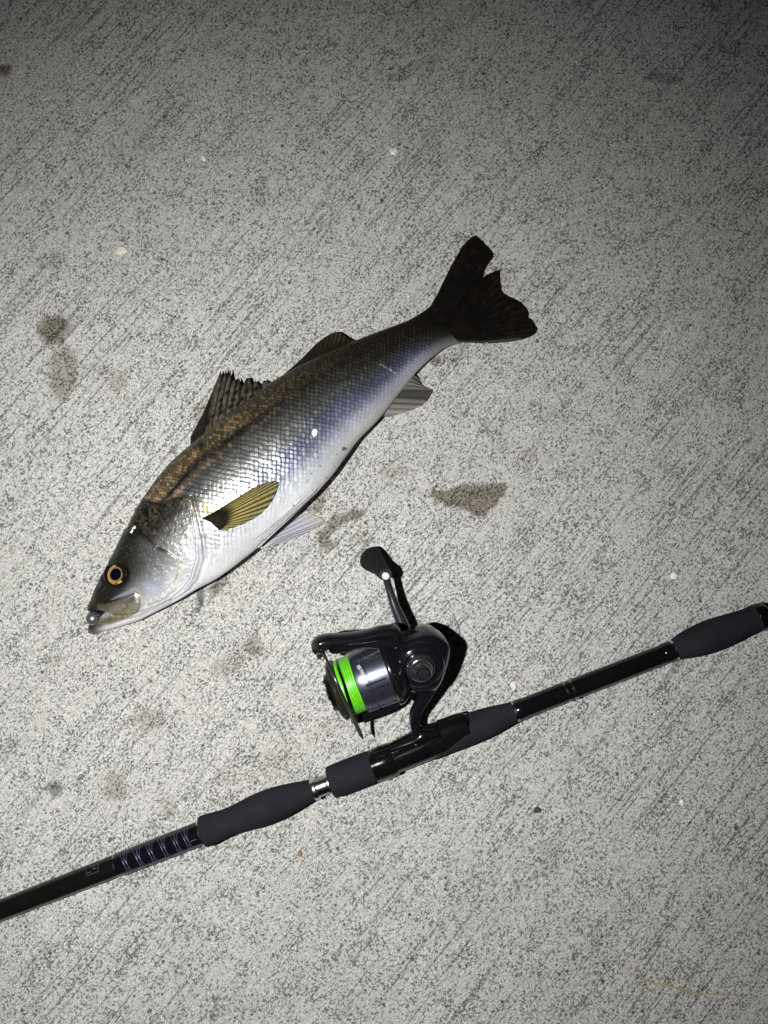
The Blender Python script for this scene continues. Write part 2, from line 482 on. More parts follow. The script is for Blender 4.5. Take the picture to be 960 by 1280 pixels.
ab_f = ab(np.stack([fx.ravel(), fy.ravel()], -1)); fa, fb = ab_f[:, 0].reshape(fx.shape), ab_f[:, 1].reshape(fx.shape)
vv = np.broadcast_to((1 - xb[:NU])[None] / 2, fx.shape)      # 0 back .. 1 belly
t_ = np.clip((ga - 0) / 560, 0, 1)

# masks on the head
HEAD = [(60, 840), (60, 700), (150, 640), (180, 625), (203, 629), (216, 622), (240, 621), (245, 642), (252, 674), (254, 699), (247, 722), (235, 736), (216, 751), (205, 775)]
head = sstep(-2.0, 2.0, sdf(fx, fy, HEAD))
OPERC = [(167, 655), (181, 630), (203, 631), (216, 623), (240, 621), (245, 642), (252, 674), (254, 699), (247, 722), (235, 736), (216, 748), (190, 758), (150, 775), (95, 770), (115, 690)]
op = sdf(fx, fy, OPERC)
BAND = [(239, 623), (245, 642), (252, 674), (254, 699), (247, 722), (235, 736), (216, 748), (212, 744), (226, 733), (236, 720), (243, 697), (242, 667), (238, 640)]
band = sdf(fx, fy, BAND)
PREOP = [(167, 660), (173, 662), (188, 673), (198, 683), (211, 689), (221, 696), (224, 709), (221, 722), (208, 736), (190, 748), (150, 766), (100, 760), (120, 690)]
pre = sdf(fx, fy, PREOP)
MAXI = [(124, 755), (142, 751.5), (158, 746), (168.7, 742), (174, 745), (174.5, 755), (172, 763), (166.7, 766), (147, 767), (131, 763.5), (123, 760)]
maxi = sdf(fx, fy, MAXI)
MOUTH = [(109, 766), (116, 762), (124, 763.5), (131, 765), (128, 768), (124, 772), (122, 777), (114, 782), (106, 776)]
mouth = sdf(fx, fy, MOUTH)
eye_c = (145.0, 718.0); de = np.hypot(fx - eye_c[0], fy - eye_c[1])

# scales: each point belongs to the foremost overlapping disc
girth = np.cumsum(np.concatenate([np.zeros((fx.shape[0], 1)), np.hypot(np.diff(fb, axis=1), np.diff((up[..., 2]) / 0.0006, axis=1))], 1), 1)
gmidx = np.argmin(np.abs(vv[0] - .5)); girth = girth - girth[:, gmidx:gmidx + 1]
shrink = np.interp(ga, [100, 300, 560], [1.0, 1.0, 0.72])
size = 4.7 * np.interp(vv, [0, .12, .25, .8, 1], [.72, .8, 1, 1, .8])
arc = np.cumsum(np.concatenate([[0], np.diff(ss) / np.interp(ss[1:], [100, 330, 560], [1.0, 1.0, 0.72])]))[:, None]
def lattice(lu, lv, jit):
    su = arc / lu + jit * (vnoise(fx * .10, fy * .10) - .5); sv = girth / (lv * shrink) + jit * (vnoise(fx * .09 + 40, fy * .09) - .5)
    best = np.full(fx.shape, 1e9); h = np.zeros(fx.shape); rn = np.zeros(fx.shape)
    for p_ in (0, 1):
        cu = np.round(su - .5 * p_) + .5 * p_; cv = np.round(sv - .5 * p_) + .5 * p_
        du, dv = su - cu, sv - cv
        m_ = np.hypot(du * 1.05, dv) + .10 * (np.abs(du) + np.abs(dv)); ins = m_ < best
        best = np.where(ins, m_, best); h = np.where(ins, du, h)
        rn = np.where(ins, _tab[np.mod(cu * 2, 251).astype(int), np.mod(cv * 2, 253).astype(int)], rn)
    return best, h, rn
bA, hA, rA_ = lattice(7.0, 8.8, .30); bB, hB, rB_ = lattice(4.9, 6.0, .35)
onback = vv < .225 + .02 * np.sin(ga * .02)
best = np.where(onback, bB, bA); hsc = np.where(onback, hB, hA); rnd = np.where(onback, rB_, rA_)
scale_mask = (1 - head) * np.interp(vv, [0, .03, .80, .93], [.5, 1, 1, .25]) * (1 - sstep(548, 580, ga))
rim = sstep(0.26, 0.50, best + .30 * hsc) * (0.55 + .6 * vnoise(fx * .07 + 3, fy * .07 + 8))

# relief
disp = np.zeros(fx.shape)
disp += scale_mask * (0.00042 * (hsc + .5) - 0.00013 * rim + 0.00022 * (rnd - .5))
disp += 0.0012 * sstep(-1.2, 1.2, op) * head                               # gill cover stands proud
disp -= 0.0007 * np.exp(-((dist_line(fx, fy, [(240, 620), (246, 642), (254, 674), (256, 700), (249, 724), (237, 739), (216, 752)]) - 0) / 2.6) ** 2)
disp += 0.00045 * np.sin(band * 1.5) * sstep(0, 1, band)
PRE_EDGE = [(166, 661), (174, 663), (188, 673), (198, 683), (211, 689), (221, 696), (224, 709), (221, 722), (208, 736)]
disp += 0.0009 * sstep(-0.8, 1.6, pre) * np.exp(-np.maximum(0, dist_line(fx, fy, PRE_EDGE)) / 9)
disp += 0.0007 * sstep(-1.2, 2.2, maxi)
disp -= 0.0006 * np.exp(-(np.minimum(0, maxi) + 2.0) ** 2 / 2.2)
disp -= 0.0058 * sstep(-1.5, 3.0, mouth)
disp -= 0.0013 * np.exp(-(dist_line(fx, fy, [(142, 748), (156, 741), (169, 735)]) / 2.2) ** 2)
disp -= 0.0006 * np.exp(-(dist_line(fx, fy, [(147, 777), (175, 770), (196, 758), (214, 748)]) / 1.8) ** 2)
disp -= 0.0004 * np.exp(-(dist_line(fx, fy, [(186, 756), (205, 748), (218, 738)]) / 1.4) ** 2)
disp += 0.0016 * np.exp(-(de / 15) ** 2) - 0.0010 * np.exp(-((de - 14.5) / 2.5) ** 2)
disp -= 0.0022 * sstep(13.5, 11, de)
disp -= 0.0005 * np.exp(-(dist_line(fx, fy, [(215, 612), (238, 585), (262, 566), (300, 537), (340, 507)]) / 2.4) ** 2)
disp += 0.0004 * (fbm(fx * .12, fy * .12, 3) - .5) * (1 + head)
disp += 0.00025 * (fbm(fx * .6, fy * .6, 2) - .5) * head
disp -= 0.0008 * np.exp(-(dist_line(fx, fy, [(128, 737), (131, 734)]) / 1.5) ** 2)
disp *= sstep(0, .02, vv) * sstep(1, .98, vv) * sstep(A0, A0 + 10, ga)

# colours (read off as lit: light falloff towards the tail stays partly in them)
def palette(stops):
    xs = [s[0] for s in stops]
    return xs, np.array([lin(s[1]) for s in stops])
stations = [
    (90, 1.05, palette([(0, (62, 54, 40)), (.08, (108, 94, 72)), (.18, (118, 101, 77)), (.22, (50, 46, 40)), (.27, (112, 100, 84)), (.33, (84, 85, 86)), (.42, (140, 142, 144)), (.52, (200, 200, 196)), (.65, (222, 222, 218)), (.8, (220, 222, 226)), (.92, (228, 228, 228)), (1, (210, 210, 212))])),
    (190, 1.05, palette([(0, (66, 57, 42)), (.08, (110, 95, 71)), (.17, (118, 101, 75)), (.22, (44, 42, 38)), (.27, (118, 108, 92)), (.33, (76, 78, 80)), (.42, (120, 122, 122)), (.52, (190, 190, 186)), (.64, (212, 213, 211)), (.74, (186, 192, 206)), (.84, (216, 220, 228)), (1, (212, 212, 216))])),
    (290, 1.2, palette([(0, (48, 42, 33)), (.1, (84, 73, 55)), (.19, (80, 70, 54)), (.25, (46, 44, 42)), (.33, (84, 84, 80)), (.44, (128, 130, 128)), (.54, (142, 146, 150)), (.64, (116, 124, 152)), (.73, (140, 150, 182)), (.81, (200, 208, 222)), (.92, (216, 219, 226)), (1, (200, 200, 205))])),
    (400, 1.3, palette([(0, (38, 34, 28)), (.12, (62, 54, 42)), (.28, (52, 49, 44)), (.42, (84, 83, 78)), (.54, (94, 97, 104)), (.64, (88, 96, 132)), (.74, (112, 121, 162)), (.83, (168, 177, 202)), (.93, (192, 195, 202)), (1, (176, 176, 180))])),
    (500, 1.3, palette([(0, (32, 28, 22)), (.3, (48, 43, 35)), (.5, (64, 61, 56)), (.64, (70, 74, 96)), (.76, (92, 100, 142)), (.86, (150, 157, 182)), (1, (165, 167, 175))])),
    (572, 1.2, palette([(0, (24, 21, 16)), (.5, (42, 37, 29)), (.76, (54, 50, 46)), (.9, (98, 98, 104)), (1, (120, 120, 124))]))]
cols = []
for a, g, (xs, cs) in stations:
    cols.append(np.stack([np.interp(vv, xs, cs[:, k]) for k in range(3)], -1) * g)
sa_ = [s[0] for s in stations]
idx = np.clip(np.searchsorted(sa_, ga) - 1, 0, len(sa_) - 2)
tt = np.clip((ga - np.take(sa_, idx)) / (np.take(sa_, idx + 1) - np.take(sa_, idx)), 0, 1)
tt = tt * tt * (3 - 2 * tt)
body_col = np.zeros(fx.shape + (3,)); desat = np.interp(vv, [.5, .6, 1], [0, .42, .42])[..., None]
for k in range(len(sa_) - 1):
    m = idx == k
    body_col[m] = cols[k][m] * (1 - tt[m][:, None]) + cols[k + 1][m] * tt[m][:, None]
body_col = body_col * (1 - desat) + body_col.mean(-1, keepdims=True) * desat
n1 = fbm(fx * .045, fy * .045, 4); n2 = fbm(fx * .35 + 9, fy * .35, 3); n3 = vnoise(fx * 1.1, fy * 1.1)
# pigment at the rim of every scale, pale centre
lum = np.interp(vv, [0, .2, .3, .6, .8, 1], [1, 1, .85, .8, .5, .1])
body_col *= (1 + scale_mask * (-0.60 * rim * lum + 0.8 * (1 - rim) * (rnd - .3) * lum))[..., None]
goldv = np.interp(vv, [0, .04, .1, .19, .23, .28, .31], [.2, .5, 1, 1, .2, .8, 0]) * np.interp(ga, [70, 110, 260, 360, 450], [.3, 1, 1, .35, 0]) * (1 - head)
body_col += (goldv * (1 - rim) * sstep(.35, .95, rnd))[..., None] * lin((178, 152, 116)) * 0.55
body_col *= (0.84 + 0.34 * n1)[..., None]
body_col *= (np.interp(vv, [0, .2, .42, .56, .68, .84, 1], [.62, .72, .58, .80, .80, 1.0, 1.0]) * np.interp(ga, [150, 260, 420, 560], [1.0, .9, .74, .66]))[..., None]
latl = np.exp(-((vv - .40 - .03 * sstep(100, 260, ga)) / .008) ** 2) * (1 - head) * sstep(.3, .6, n2); body_col *= (1 - .35 * latl)[..., None]
# dark saddle under the first dorsal fin and the dark fold along the back
sad = np.exp(-(np.hypot(fx - 252, fy - 556) / 8) ** 2) * .95
fold = np.exp(-(dist_line(fx, fy, [(212, 618), (225, 600), (238, 583), (262, 564), (285, 548), (312, 528), (345, 505), (380, 482)]) / (1.6 + 3.0 * n2)) ** 2) * np.interp(ga, [105, 125, 290, 350], [0, .95, .9, 0])
fold = np.maximum(fold, sad * (1 - head))
body_col = body_col * (1 - fold[..., None]) + lin((26, 25, 24)) * fold[..., None]
# pale speckle of the silver flank ahead of the pectoral fin
flk = (1 - head) * np.interp(ga, [90, 130, 230, 300], [1, 1, .8, 0]) * np.interp(vv, [.4, .5, .78, .9], [0, 1, 1, .3])
body_col *= (1 - flk * .38 * sstep(.52, .74, n3))[..., None]
# lateral white scratches near the tail, black specks on the belly
scr = np.exp(-(dist_line(fx, fy, [(476, 456), (486, 461), (496, 468)]) / 1.0) ** 2) * sstep(.3, .6, n2)
body_col = body_col * (1 - scr[..., None]) + lin((190, 192, 196)) * scr[..., None]
spk = np.zeros(fx.shape)
for sx, sy, sr in [(408, 597, .9), (400, 582, 1.0), (397, 573, .9), (389, 592, .8), (396, 564, 1.1), (384, 602, .9), (385, 600, .6), (421, 568, .8), (367, 632, 1.2), (392, 613, 1.4), (360, 640, .7)]:
    spk = np.maximum(spk, np.exp(-(np.hypot(fx - sx, fy - sy) / sr) ** 2))
body_col = body_col * (1 - spk[..., None]) + lin((30, 30, 30)) * spk[..., None]

# head colours
hc = np.zeros_like(body_col)
mot = sstep(.4, .68, n2); mot2 = sstep(.45, .75, n3 * .6 + n2 * .5)
def lay(mask, c):
    global hc
    hc = hc * (1 - mask[..., None]) + (c if isinstance(c, np.ndarray) and c.ndim > 1 else lin(c)) * mask[..., None]
lay(np.ones(fx.shape), (196, 198, 196))
bl = np.stack([np.interp(vv, [0, .12, .25, .38, .5, .62, .75, 1], lin((v0, v1, v2, v3, v4, v5, v6, v7))) for v0, v1, v2, v3, v4, v5, v6, v7 in
               [(34, 32, 40, 58, 92, 150, 205, 214), (32, 31, 39, 58, 92, 152, 206, 214), (25, 25, 33, 54, 92, 156, 208, 214)]], -1)
lay(np.ones(fx.shape), bl)
opm = sstep(-1, 3, op) * (1 - sstep(-2, 2, pre))
hc *= (1 + opm * (0.95 * mot2 - .45))[..., None]
lay(opm * sstep(.34, .58, vv) * .62 * (1 - .8 * mot), (206, 207, 205))
lay(opm * mot * sstep(.42, .2, vv) * .5, (128, 112, 88))
chk = sstep(-1, 4, pre) * np.exp(-(dist_line(fx, fy, [(190, 690), (200, 712), (196, 728)]) / 17) ** 2)
lay(chk * .55, (108, 110, 112)); lay(chk * mot2 * .35, (170, 172, 176))
blue = np.exp(-(np.hypot((fx - 192) / 13, (fy - 733) / 8) / 1.0) ** 2)
lay(blue * .7, (176, 188, 214))
snout = sstep(172, 150, fx) * sstep(.58, .40, vv)
lay(snout * .75, (44, 43, 36))
ring = sstep(20, 13.5, np.hypot(fx - eye_c[0] - 2, fy - eye_c[1] + 1)); lay(ring * .92, (13, 12, 9))
lay(sstep(128, 112, fx) * sstep(764, 756, fy) * .6, (70, 68, 56))
lay(np.exp(-((np.minimum(0, op) + np.maximum(0, 0)) / 3) ** 2) * 0.0, (0, 0, 0))
preline = np.exp(-(dist_line(fx, fy, [(166, 661), (174, 664), (189, 675), (199, 685), (211, 690)]) / 1.8) ** 2); lay(preline * .8, (34, 32, 28))
pre2 = np.exp(-(dist_line(fx, fy, [(211, 690), (221, 697), (224, 709), (221, 721)]) / 1.5) ** 2) * mot; lay(pre2 * .6, (176, 168, 120))
lowj = sstep(.60, .72, vv) * sstep(215, 150, fx)
lay(lowj * .95 * sstep(194, 160, fx), (92, 87, 68))
lay(lowj * .5 * sstep(.5, .7, n2) * sstep(192, 150, fx), (176, 172, 150))
lay(sstep(.86, .94, vv) * .8 * np.interp(fx, [125, 165], [.45, 1]), (205, 206, 208))
jw = np.exp(-(dist_line(fx, fy, [(121, 787), (145, 781), (172, 771), (198, 757)]) / 3.0) ** 2); lay(jw * .8, (222, 222, 224))
jt = sstep(134, 118, fx) * sstep(772, 780, fy); lay(jt * .8, (66, 62, 54))
olive = np.exp(-(dist_line(fx, fy, [(127, 778), (140, 772), (152, 769)]) / 4) ** 2); lay(olive * .6, (118, 108, 70))
lay(sstep(-1.6, 2.4, maxi) * .7, np.stack([np.interp(fy, [742, 750, 757, 767], lin((50, 74, 122, 112))), np.interp(fy, [742, 750, 757, 767], lin((48, 71, 117, 105))), np.interp(fy, [742, 750, 757, 767], lin((38, 60, 98, 80)))], -1))
lay(np.exp(-(dist_line(fx, fy, [(132, 753.5), (142, 751), (158, 745.5), (168, 741.5)]) / 1.3) ** 2) * .75, (30, 28, 22))
lay(np.exp(-(dist_line(fx, fy, [(175.5, 748), (175, 757), (172, 764), (166, 767)]) / 1.0) ** 2) * .6, (60, 56, 44))
lay(sstep(-1, 2, maxi) * mot * .35, (158, 150, 124))
lay(np.exp(-(dist_line(fx, fy, [(171.5, 745), (172.5, 751)]) / 1.8) ** 2) * .85, (214, 210, 196))  # painted highlight at the rear end of the upper jaw plate
lay(np.exp(-(dist_line(fx, fy, [(143, 747.5), (156, 742), (168, 736)]) / np.interp(fx, [143, 168], [1.2, 3.4])) ** 2) * .9, (178, 178, 200))
lay(np.exp(-(dist_line(fx, fy, [(170, 734), (176, 742), (178, 752)]) / 1.8) ** 2) * .6, (206, 200, 176))
lay(np.exp(-(dist_line(fx, fy, [(147, 777.5), (175, 770.5), (196, 759), (214, 749)]) / 1.0) ** 2) * .55, (120, 118, 116))
lay(np.exp(-(dist_line(fx, fy, [(186, 756), (205, 748), (218, 738)]) / 1.0) ** 2) * .45, (130, 128, 124))
lay(sstep(-.5, .8, band) * .95, np.stack([0 * fx + c for c in lin((218, 218, 226))], -1) * (0.55 + .5 * np.sin(band * 1.15 + .4) ** 2)[..., None])
lay(np.exp(-(dist_line(fx, fy, [(203, 629), (216, 622.5), (239, 620.5)]) / 2.0) ** 2) * .85, (52, 48, 34))
lay(np.exp(-(dist_line(fx, fy, [(232, 624), (239, 622), (243, 636), (240, 646)]) / 2.2) ** 2) * .7, (140, 130, 92))
nape = np.exp(-(dist_line(fx, fy, [(150, 668), (163, 644), (178, 628), (198, 626)]) / 8) ** 2); lay(nape * .6, (30, 28, 22))
lay(np.exp(-(np.hypot(fx - 160, fy - 690) / 12) ** 2) * mot * .4, (110, 104, 76))
lay(sstep(-1, 2, mouth), (14, 11, 10))
hc *= (0.88 + .25 * n1)[..., None]
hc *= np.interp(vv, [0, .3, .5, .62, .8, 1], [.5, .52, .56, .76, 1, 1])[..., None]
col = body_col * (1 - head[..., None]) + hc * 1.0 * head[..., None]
# behind the gill: yellow root membrane of the pectoral fin, soft dark gill shadow line is left to the light
ylw = np.exp(-(dist_line(fx, fy, [(255, 632), (259, 640), (268, 639)]) / 3.2) ** 2) * (1 - head)
col = col * (1 - .8 * ylw[..., None]) + lin((140, 122, 48)) * .8 * ylw[..., None]
col = np.clip(col, 0.002, 0.86)
met = np.interp(vv, [0, .25, .45, .75, .9, 1], [.25, .3, .45, .45, .2, .05]) * (1 - .35 * head) * (1 - sstep(-1, 2, mouth))
rgh = np.interp(vv, [0, .3, .6, .85, 1], [.42, .36, .34, .4, .5]) + .08 * (n2 - .5)

d1 = np.gradient(V, axis=0); d2 = np.roll(V, -1, 1) - np.roll(V, 1, 1)
N = np.cross(d1, d2); N /= np.linalg.norm(N, axis=-1)[..., None] + 1e-12
if N[400, NU // 2, 2] < 0: N = -N
up_base_z = up[..., 2].copy()
V[:, :NU] += N[:, :NU] * disp[..., None]
allc = np.zeros(V.shape); allm = np.zeros(V.shape[:2]); allr = np.zeros(V.shape[:2])
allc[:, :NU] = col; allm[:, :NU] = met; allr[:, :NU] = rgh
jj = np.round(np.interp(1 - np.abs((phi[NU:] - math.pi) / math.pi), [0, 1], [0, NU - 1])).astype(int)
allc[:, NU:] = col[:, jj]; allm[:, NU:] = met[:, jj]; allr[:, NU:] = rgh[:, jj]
V[:, NU:, 2] = np.maximum(V[:, NU:, 2], 0.00005)

def fish_material():
    k = NT('wet_fish_skin'); v = k.obj()
    g = k.noise(v, 1600, 2, 0.6)
    c = k.attr('col', True)
    k.set(color=k.mix(k.ramp(g, .3, .7, 0.0, 0.22), c, k.mix(1.0, c, (0.6, 0.6, 0.6), 'MULTIPLY')), metal=k.attr('met'), rough=k.attr('rgh'), spec=0.45, coat=0.1, coatr=0.15)
    k.bump(g, 0.12, 0.0003)
    return k.m
M_FISH = fish_material()
fish_loc = P(330, 610, 0.0)
fish = thing('sea_bass', 'silver sea bass lying on its side on the concrete, mouth slightly open', 'fish', fish_loc)
nn = V.shape[1]
bf = grid_faces(NS, nn, True)
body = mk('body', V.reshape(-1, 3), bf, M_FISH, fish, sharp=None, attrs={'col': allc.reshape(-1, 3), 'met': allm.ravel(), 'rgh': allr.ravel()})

# surface height of the fish under a photo pixel
_fx, _fy, _fz = fx[::3, ::3].ravel(), fy[::3, ::3].ravel(), V[:, :NU, 2][::3, ::3].ravel()
def skin_z(x, y):
    x, y = np.atleast_1d(x).astype(float), np.atleast_1d(y).astype(float)
    out = np.zeros(len(x))
    for i in range(len(x)):
        out[i] = _fz[np.argmin((_fx - x[i]) ** 2 + (_fy - y[i]) ** 2)]
    return out

# eye: separate ball with iris and pupil
ez = float(skin_z([eye_c[0]], [eye_c[1]])[0])
ec = P(*eye_c, ez + 0.0006); es = mm_per_px(*eye_c, ez)
i_n = np.array([-0.18, 0.10, 0.98]); i_n /= np.linalg.norm(i_n)
i_x = np.cross(i_n, [0, 1, 0]); i_x /= np.linalg.norm(i_x); i_y = np.cross(i_n, i_x)
def dome(r0, r1, h0, h1, lift=0, n=40):
    rs = np.linspace(r0, r1, 9) * es
    hs = h0 + (h1 - h0) * (np.linspace(0, 1, 9) ** 2)
    return lathe(ec + (hs[:, None] * i_n + lift * i_n), np.maximum(rs, 1e-7), i_x, i_y, n)
def eye_mats():
    k = NT('iris_gold'); v = k.obj()
    g = k.noise(v, 700, 3, .6); big = k.noise(v, 190, 2, .5)
    c = k.mix(k.ramp(g, .3, .7), (0.40, 0.26, 0.035), (0.72, 0.54, 0.16))
    c = k.mix(k.ramp(big, .52, .66), c, (0.16, 0.10, 0.02))
    k.set(color=c, metal=.5, rough=.3, coat=.5)
    p = NT('pupil'); v = p.obj(); p.set(color=p.mix(p.noise(v, 300), (0.001, 0.0015, 0.004), (0.002, 0.003, 0.012)), rough=.12, coat=1.0)
    return k.m, p.m
M_IRIS, M_PUPIL = eye_mats()
vE, fE = dome(12.8, 6.4, -0.0012, 0.0007)
eye = mk('eye', vE, fE, M_IRIS, fish)
vE, fE = dome(7.6, 0.0, 0.00075, 0.0014); mk('pupil', vE, fE, M_PUPIL, eye)
rr_ = lathe([ec + i_n * h for h in (0.0002, 0.0007, 0.0008, 0.0006)], [9.6 * es, 9.3 * es, 8.2 * es, 7.4 * es], i_x, i_y, 40)
mk('iris_ring', rr_[0], rr_[1][:-2], worn('iris_pale_ring', (0.30, 0.19, 0.055), .3, metal=.4), eye)

# fins
def fin_material(name, alpha=1.0, rough=.5, spec=.4, trl=0.0):
    k = NT(name); v = k.obj(); g = k.noise(v, 900, 3, .6); c = k.attr('col', True)
    k.set(color=k.mix(k.ramp(g, .3, .7, 0, .3), c, k.mix(1.0, c, (.55, .55, .55), 'MULTIPLY')), rough=.6, spec=.07)
    if alpha < 1: k.set(alpha=k.math('MULTIPLY', k.attr('alp'), 1.0))
    k.bump(g, .2, .0003)
    return k.m
M_FIN = fin_material('fin_opaque'); M_FINT = fin_material('fin_clear', .5)

def fin(name, base, tip, zfun, colfun, rays, nv=26, sub=8, ridge=0.00022, mat=None, thick=0.0004, parent=fish, jag=0.0, smooth=False):
    """fan of soft rays between matching base and tip points (photo pixels); zfun(t, v, x, y) -> height"""
    B, Tt = np.asarray(base, float), np.asarray(tip, float)
    if smooth: B, Tt, sub = catmull(B, 4), catmull(Tt, 4), max(2, sub // 4)
    tk = np.arange(len(B)); t = np.linspace(0, len(B) - 1, (len(B) - 1) * sub + 1)
    bx, by = np.interp(t, tk, B[:, 0]), np.interp(t, tk, B[:, 1])
    tx, ty = np.interp(t, tk, Tt[:, 0]), np.interp(t, tk, Tt[:, 1])
    tn = t / (len(B) - 1); v = np.linspace(0, 1, nv)
    TT, VV = np.meshgrid(tn, v, indexing='ij')
    if jag:
        r = np.random.default_rng(3); e = 1 + jag * (np.interp(tn, np.linspace(0, 1, 60), r.random(60)) - .5)
        VV = VV * np.where(VV > .5, 1 + (e[:, None] - 1) * (VV - .5) * 2, 1)
    X = bx[:, None] + (tx - bx)[:, None] * VV; Y = by[:, None] + (ty - by)[:, None] * VV
    rayp = np.cos(2 * math.pi * TT * rays)
    Z = zfun(TT, VV, X, Y) + ridge * rayp * np.minimum(1, VV * 3)
    W = P(X, Y, Z)
    c, al = colfun(TT, VV, X, Y, rayp)
    n, m = W.shape[:2]
    tops = W.reshape(-1, 3); bots = tops - np.array([0, 0, thick])
    fq = grid_faces(n, m); fb_ = fq[:, ::-1] + n * m
    rim_idx = [i * m for i in range(n)] + [(n - 1) * m + j for j in range(1, m)] + [i * m + m - 1 for i in range(n - 2, -1, -1)] + [j for j in range(m - 2, 0, -1)]
    side = np.array([[rim_idx[k], rim_idx[(k + 1) % len(rim_idx)], rim_idx[(k + 1) % len(rim_idx)] + n * m, rim_idx[k] + n * m] for k in range(len(rim_idx))])
    cc = np.vstack([c.reshape(-1, 3)] * 2); aa = np.concatenate([al.ravel()] * 2)
    return mk(name, np.vstack([tops, bots]), np.vstack([fq, fb_, side]), mat or M_FIN, parent, sharp=60, attrs={'col': np.clip(cc, .002, .85), 'alp': np.clip(aa, 0, 1)})

def mixc(a, b, f):
    return a * (1 - f[..., None]) + b * f[..., None]

# tail fin
t_tip = [(541, 377), (546.5, 368), (554, 352), (561, 338), (569, 323), (578, 308), (584, 301), (589, 297), (594, 294), (597, 296.5), (601, 300.6), (603, 300.5), (606, 305.5), (610, 309), (613.5, 313), (616.5, 317), (615.6, 322), (611, 327.5), (608.5, 331.5), (606, 337.5), (604, 345), (603, 347.5),
         (608, 343.5), (614, 341), (619, 338.5), (625, 337), (625, 343), (625, 349), (626, 356), (627, 363.5), (630, 367), (635, 370), (643, 373.5), (651, 377.6), (655.5, 383), (660, 389), (660.5, 393), (659.6, 397), (663.5, 398.5), (665.5, 401), (669, 407), (671.5, 411.5), (669.5, 416), (664, 420), (652, 424.6), (638, 427), (622, 428.6), (606, 429.4)]
tq = np.linspace(0, 1, len(t_tip))
t_base = [(float(np.interp(q, [0, .25, .5, .75, 1], [534, 551, 560, 567, 573])), float(np.interp(q, [0, .25, .5, .75, 1], [394, 404, 412, 421, 427.5]))) for q in tq]
def tail_z(t, v, x, y): return 0.0068 * (1 - v) ** 1.3 + 0.0016 + 0.0007 * np.sin(t * 9) * v
def tail_c(t, v, x, y, r):
    n = fbm(x * .15, y * .15, 3)
    c = mixc(np.broadcast_to(lin((12, 10, 9)), x.shape + (3,)), lin((40, 32, 26)), np.clip(sstep(.1, 1, r) * .5 * v * n + .5 * (n - .45), 0, 1))
    low = np.exp(-(dist_line(x, y, [(572, 428), (606, 428), (650, 424)]) / 2.0) ** 2); c = mixc(c, lin((86, 84, 82)), low * .5)
    return c * 1.1, np.ones(x.shape)
fin('tail_fin', t_base, t_tip, tail_z, tail_c, 30, nv=34, sub=5, ridge=.00022)

# first, spiny dorsal fin
d_base = [(238, 560), (246, 554), (254, 547), (259, 543), (264, 539), (268, 535), (272, 531), (277, 528), (282, 524), (287, 520), (291, 517), (296, 514), (300, 511), (305, 508), (310, 505), (315, 501), (320, 497), (326, 492), (332, 488), (340, 482)]
d_tip = [(238, 546), (253, 518), (265, 490), (276, 463), (278, 474), (282.5, 461.5), (284.5, 473), (288, 462), (290, 477), (294, 472.5), (296, 480), (299, 473), (302.5, 484), (307.5, 473), (312, 472), (315.5, 483), (319, 475), (326, 483), (330, 475), (337, 478)]
dzb = float(np.interp(200, ss, zc))
def d_z(t, v, x, y): return dzb * (1 - .62 * v) + .0006 * np.sin(t * 20) * v
def d_c(t, v, x, y, r):
    n = fbm(x * .3, y * .3, 3)
    mem = mixc(np.broadcast_to(lin((96, 92, 84)), x.shape + (3,)), lin((60, 56, 46)), sstep(.35, .7, n))
    ray_ = sstep(.2, .95, r)
    c = mixc(mem, lin((34, 31, 27)), ray_ * .9)
    sp = np.zeros(x.shape)
    for q in [(284, 490), (276, 500), (294, 491), (291, 500), (308, 489), (302, 499), (320, 486), (316, 495), (276, 508), (288, 508), (298, 504), (266, 520), (259, 528), (276, 516), (262, 507)]:
        sp = np.maximum(sp, np.exp(-(((x - q[0]) + .6 * (y - q[1])) / 2.6) ** 2 - ((y - q[1]) / 3.2) ** 2))
    c = mixc(c, lin((12, 11, 10)), np.clip(sp * 1.2, 0, 1) * .95)
    c = mixc(c, lin((20, 18, 16)), np.clip(np.maximum(sstep(.82, .97, v) * .7, sstep(.20, .06, t) * .9), 0, 1))
    return c, np.ones(x.shape)
fin('first_dorsal_fin', d_base, d_tip, d_z, d_c, 10, nv=30, sub=8, ridge=.0004)

# second dorsal fin
s_base = [(352, 476), (368, 466), (384, 458), (400, 451), (416, 444), (432, 436), (448, 428)]
s_tip = [(350, 472), (375, 450), (395, 430), (411, 418.5), (423, 415), (436, 423), (446, 427)]
szb = float(np.interp(355, ss, zc))
def s_z(t, v, x, y): return szb * (1 - .55 * v)
def s_c(t, v, x, y, r):
    c = mixc(np.broadcast_to(lin((26, 23, 18)), x.shape + (3,)), lin((64, 54, 36)), np.clip(sstep(.25, .9, v) * sstep(.25, .6, t) * sstep(.4, -.6, r), 0, 1))
    return c * 1.1, np.ones(x.shape)
fin('second_dorsal_fin', s_base, s_tip, s_z, s_c, 15, nv=22, sub=9, smooth=True)

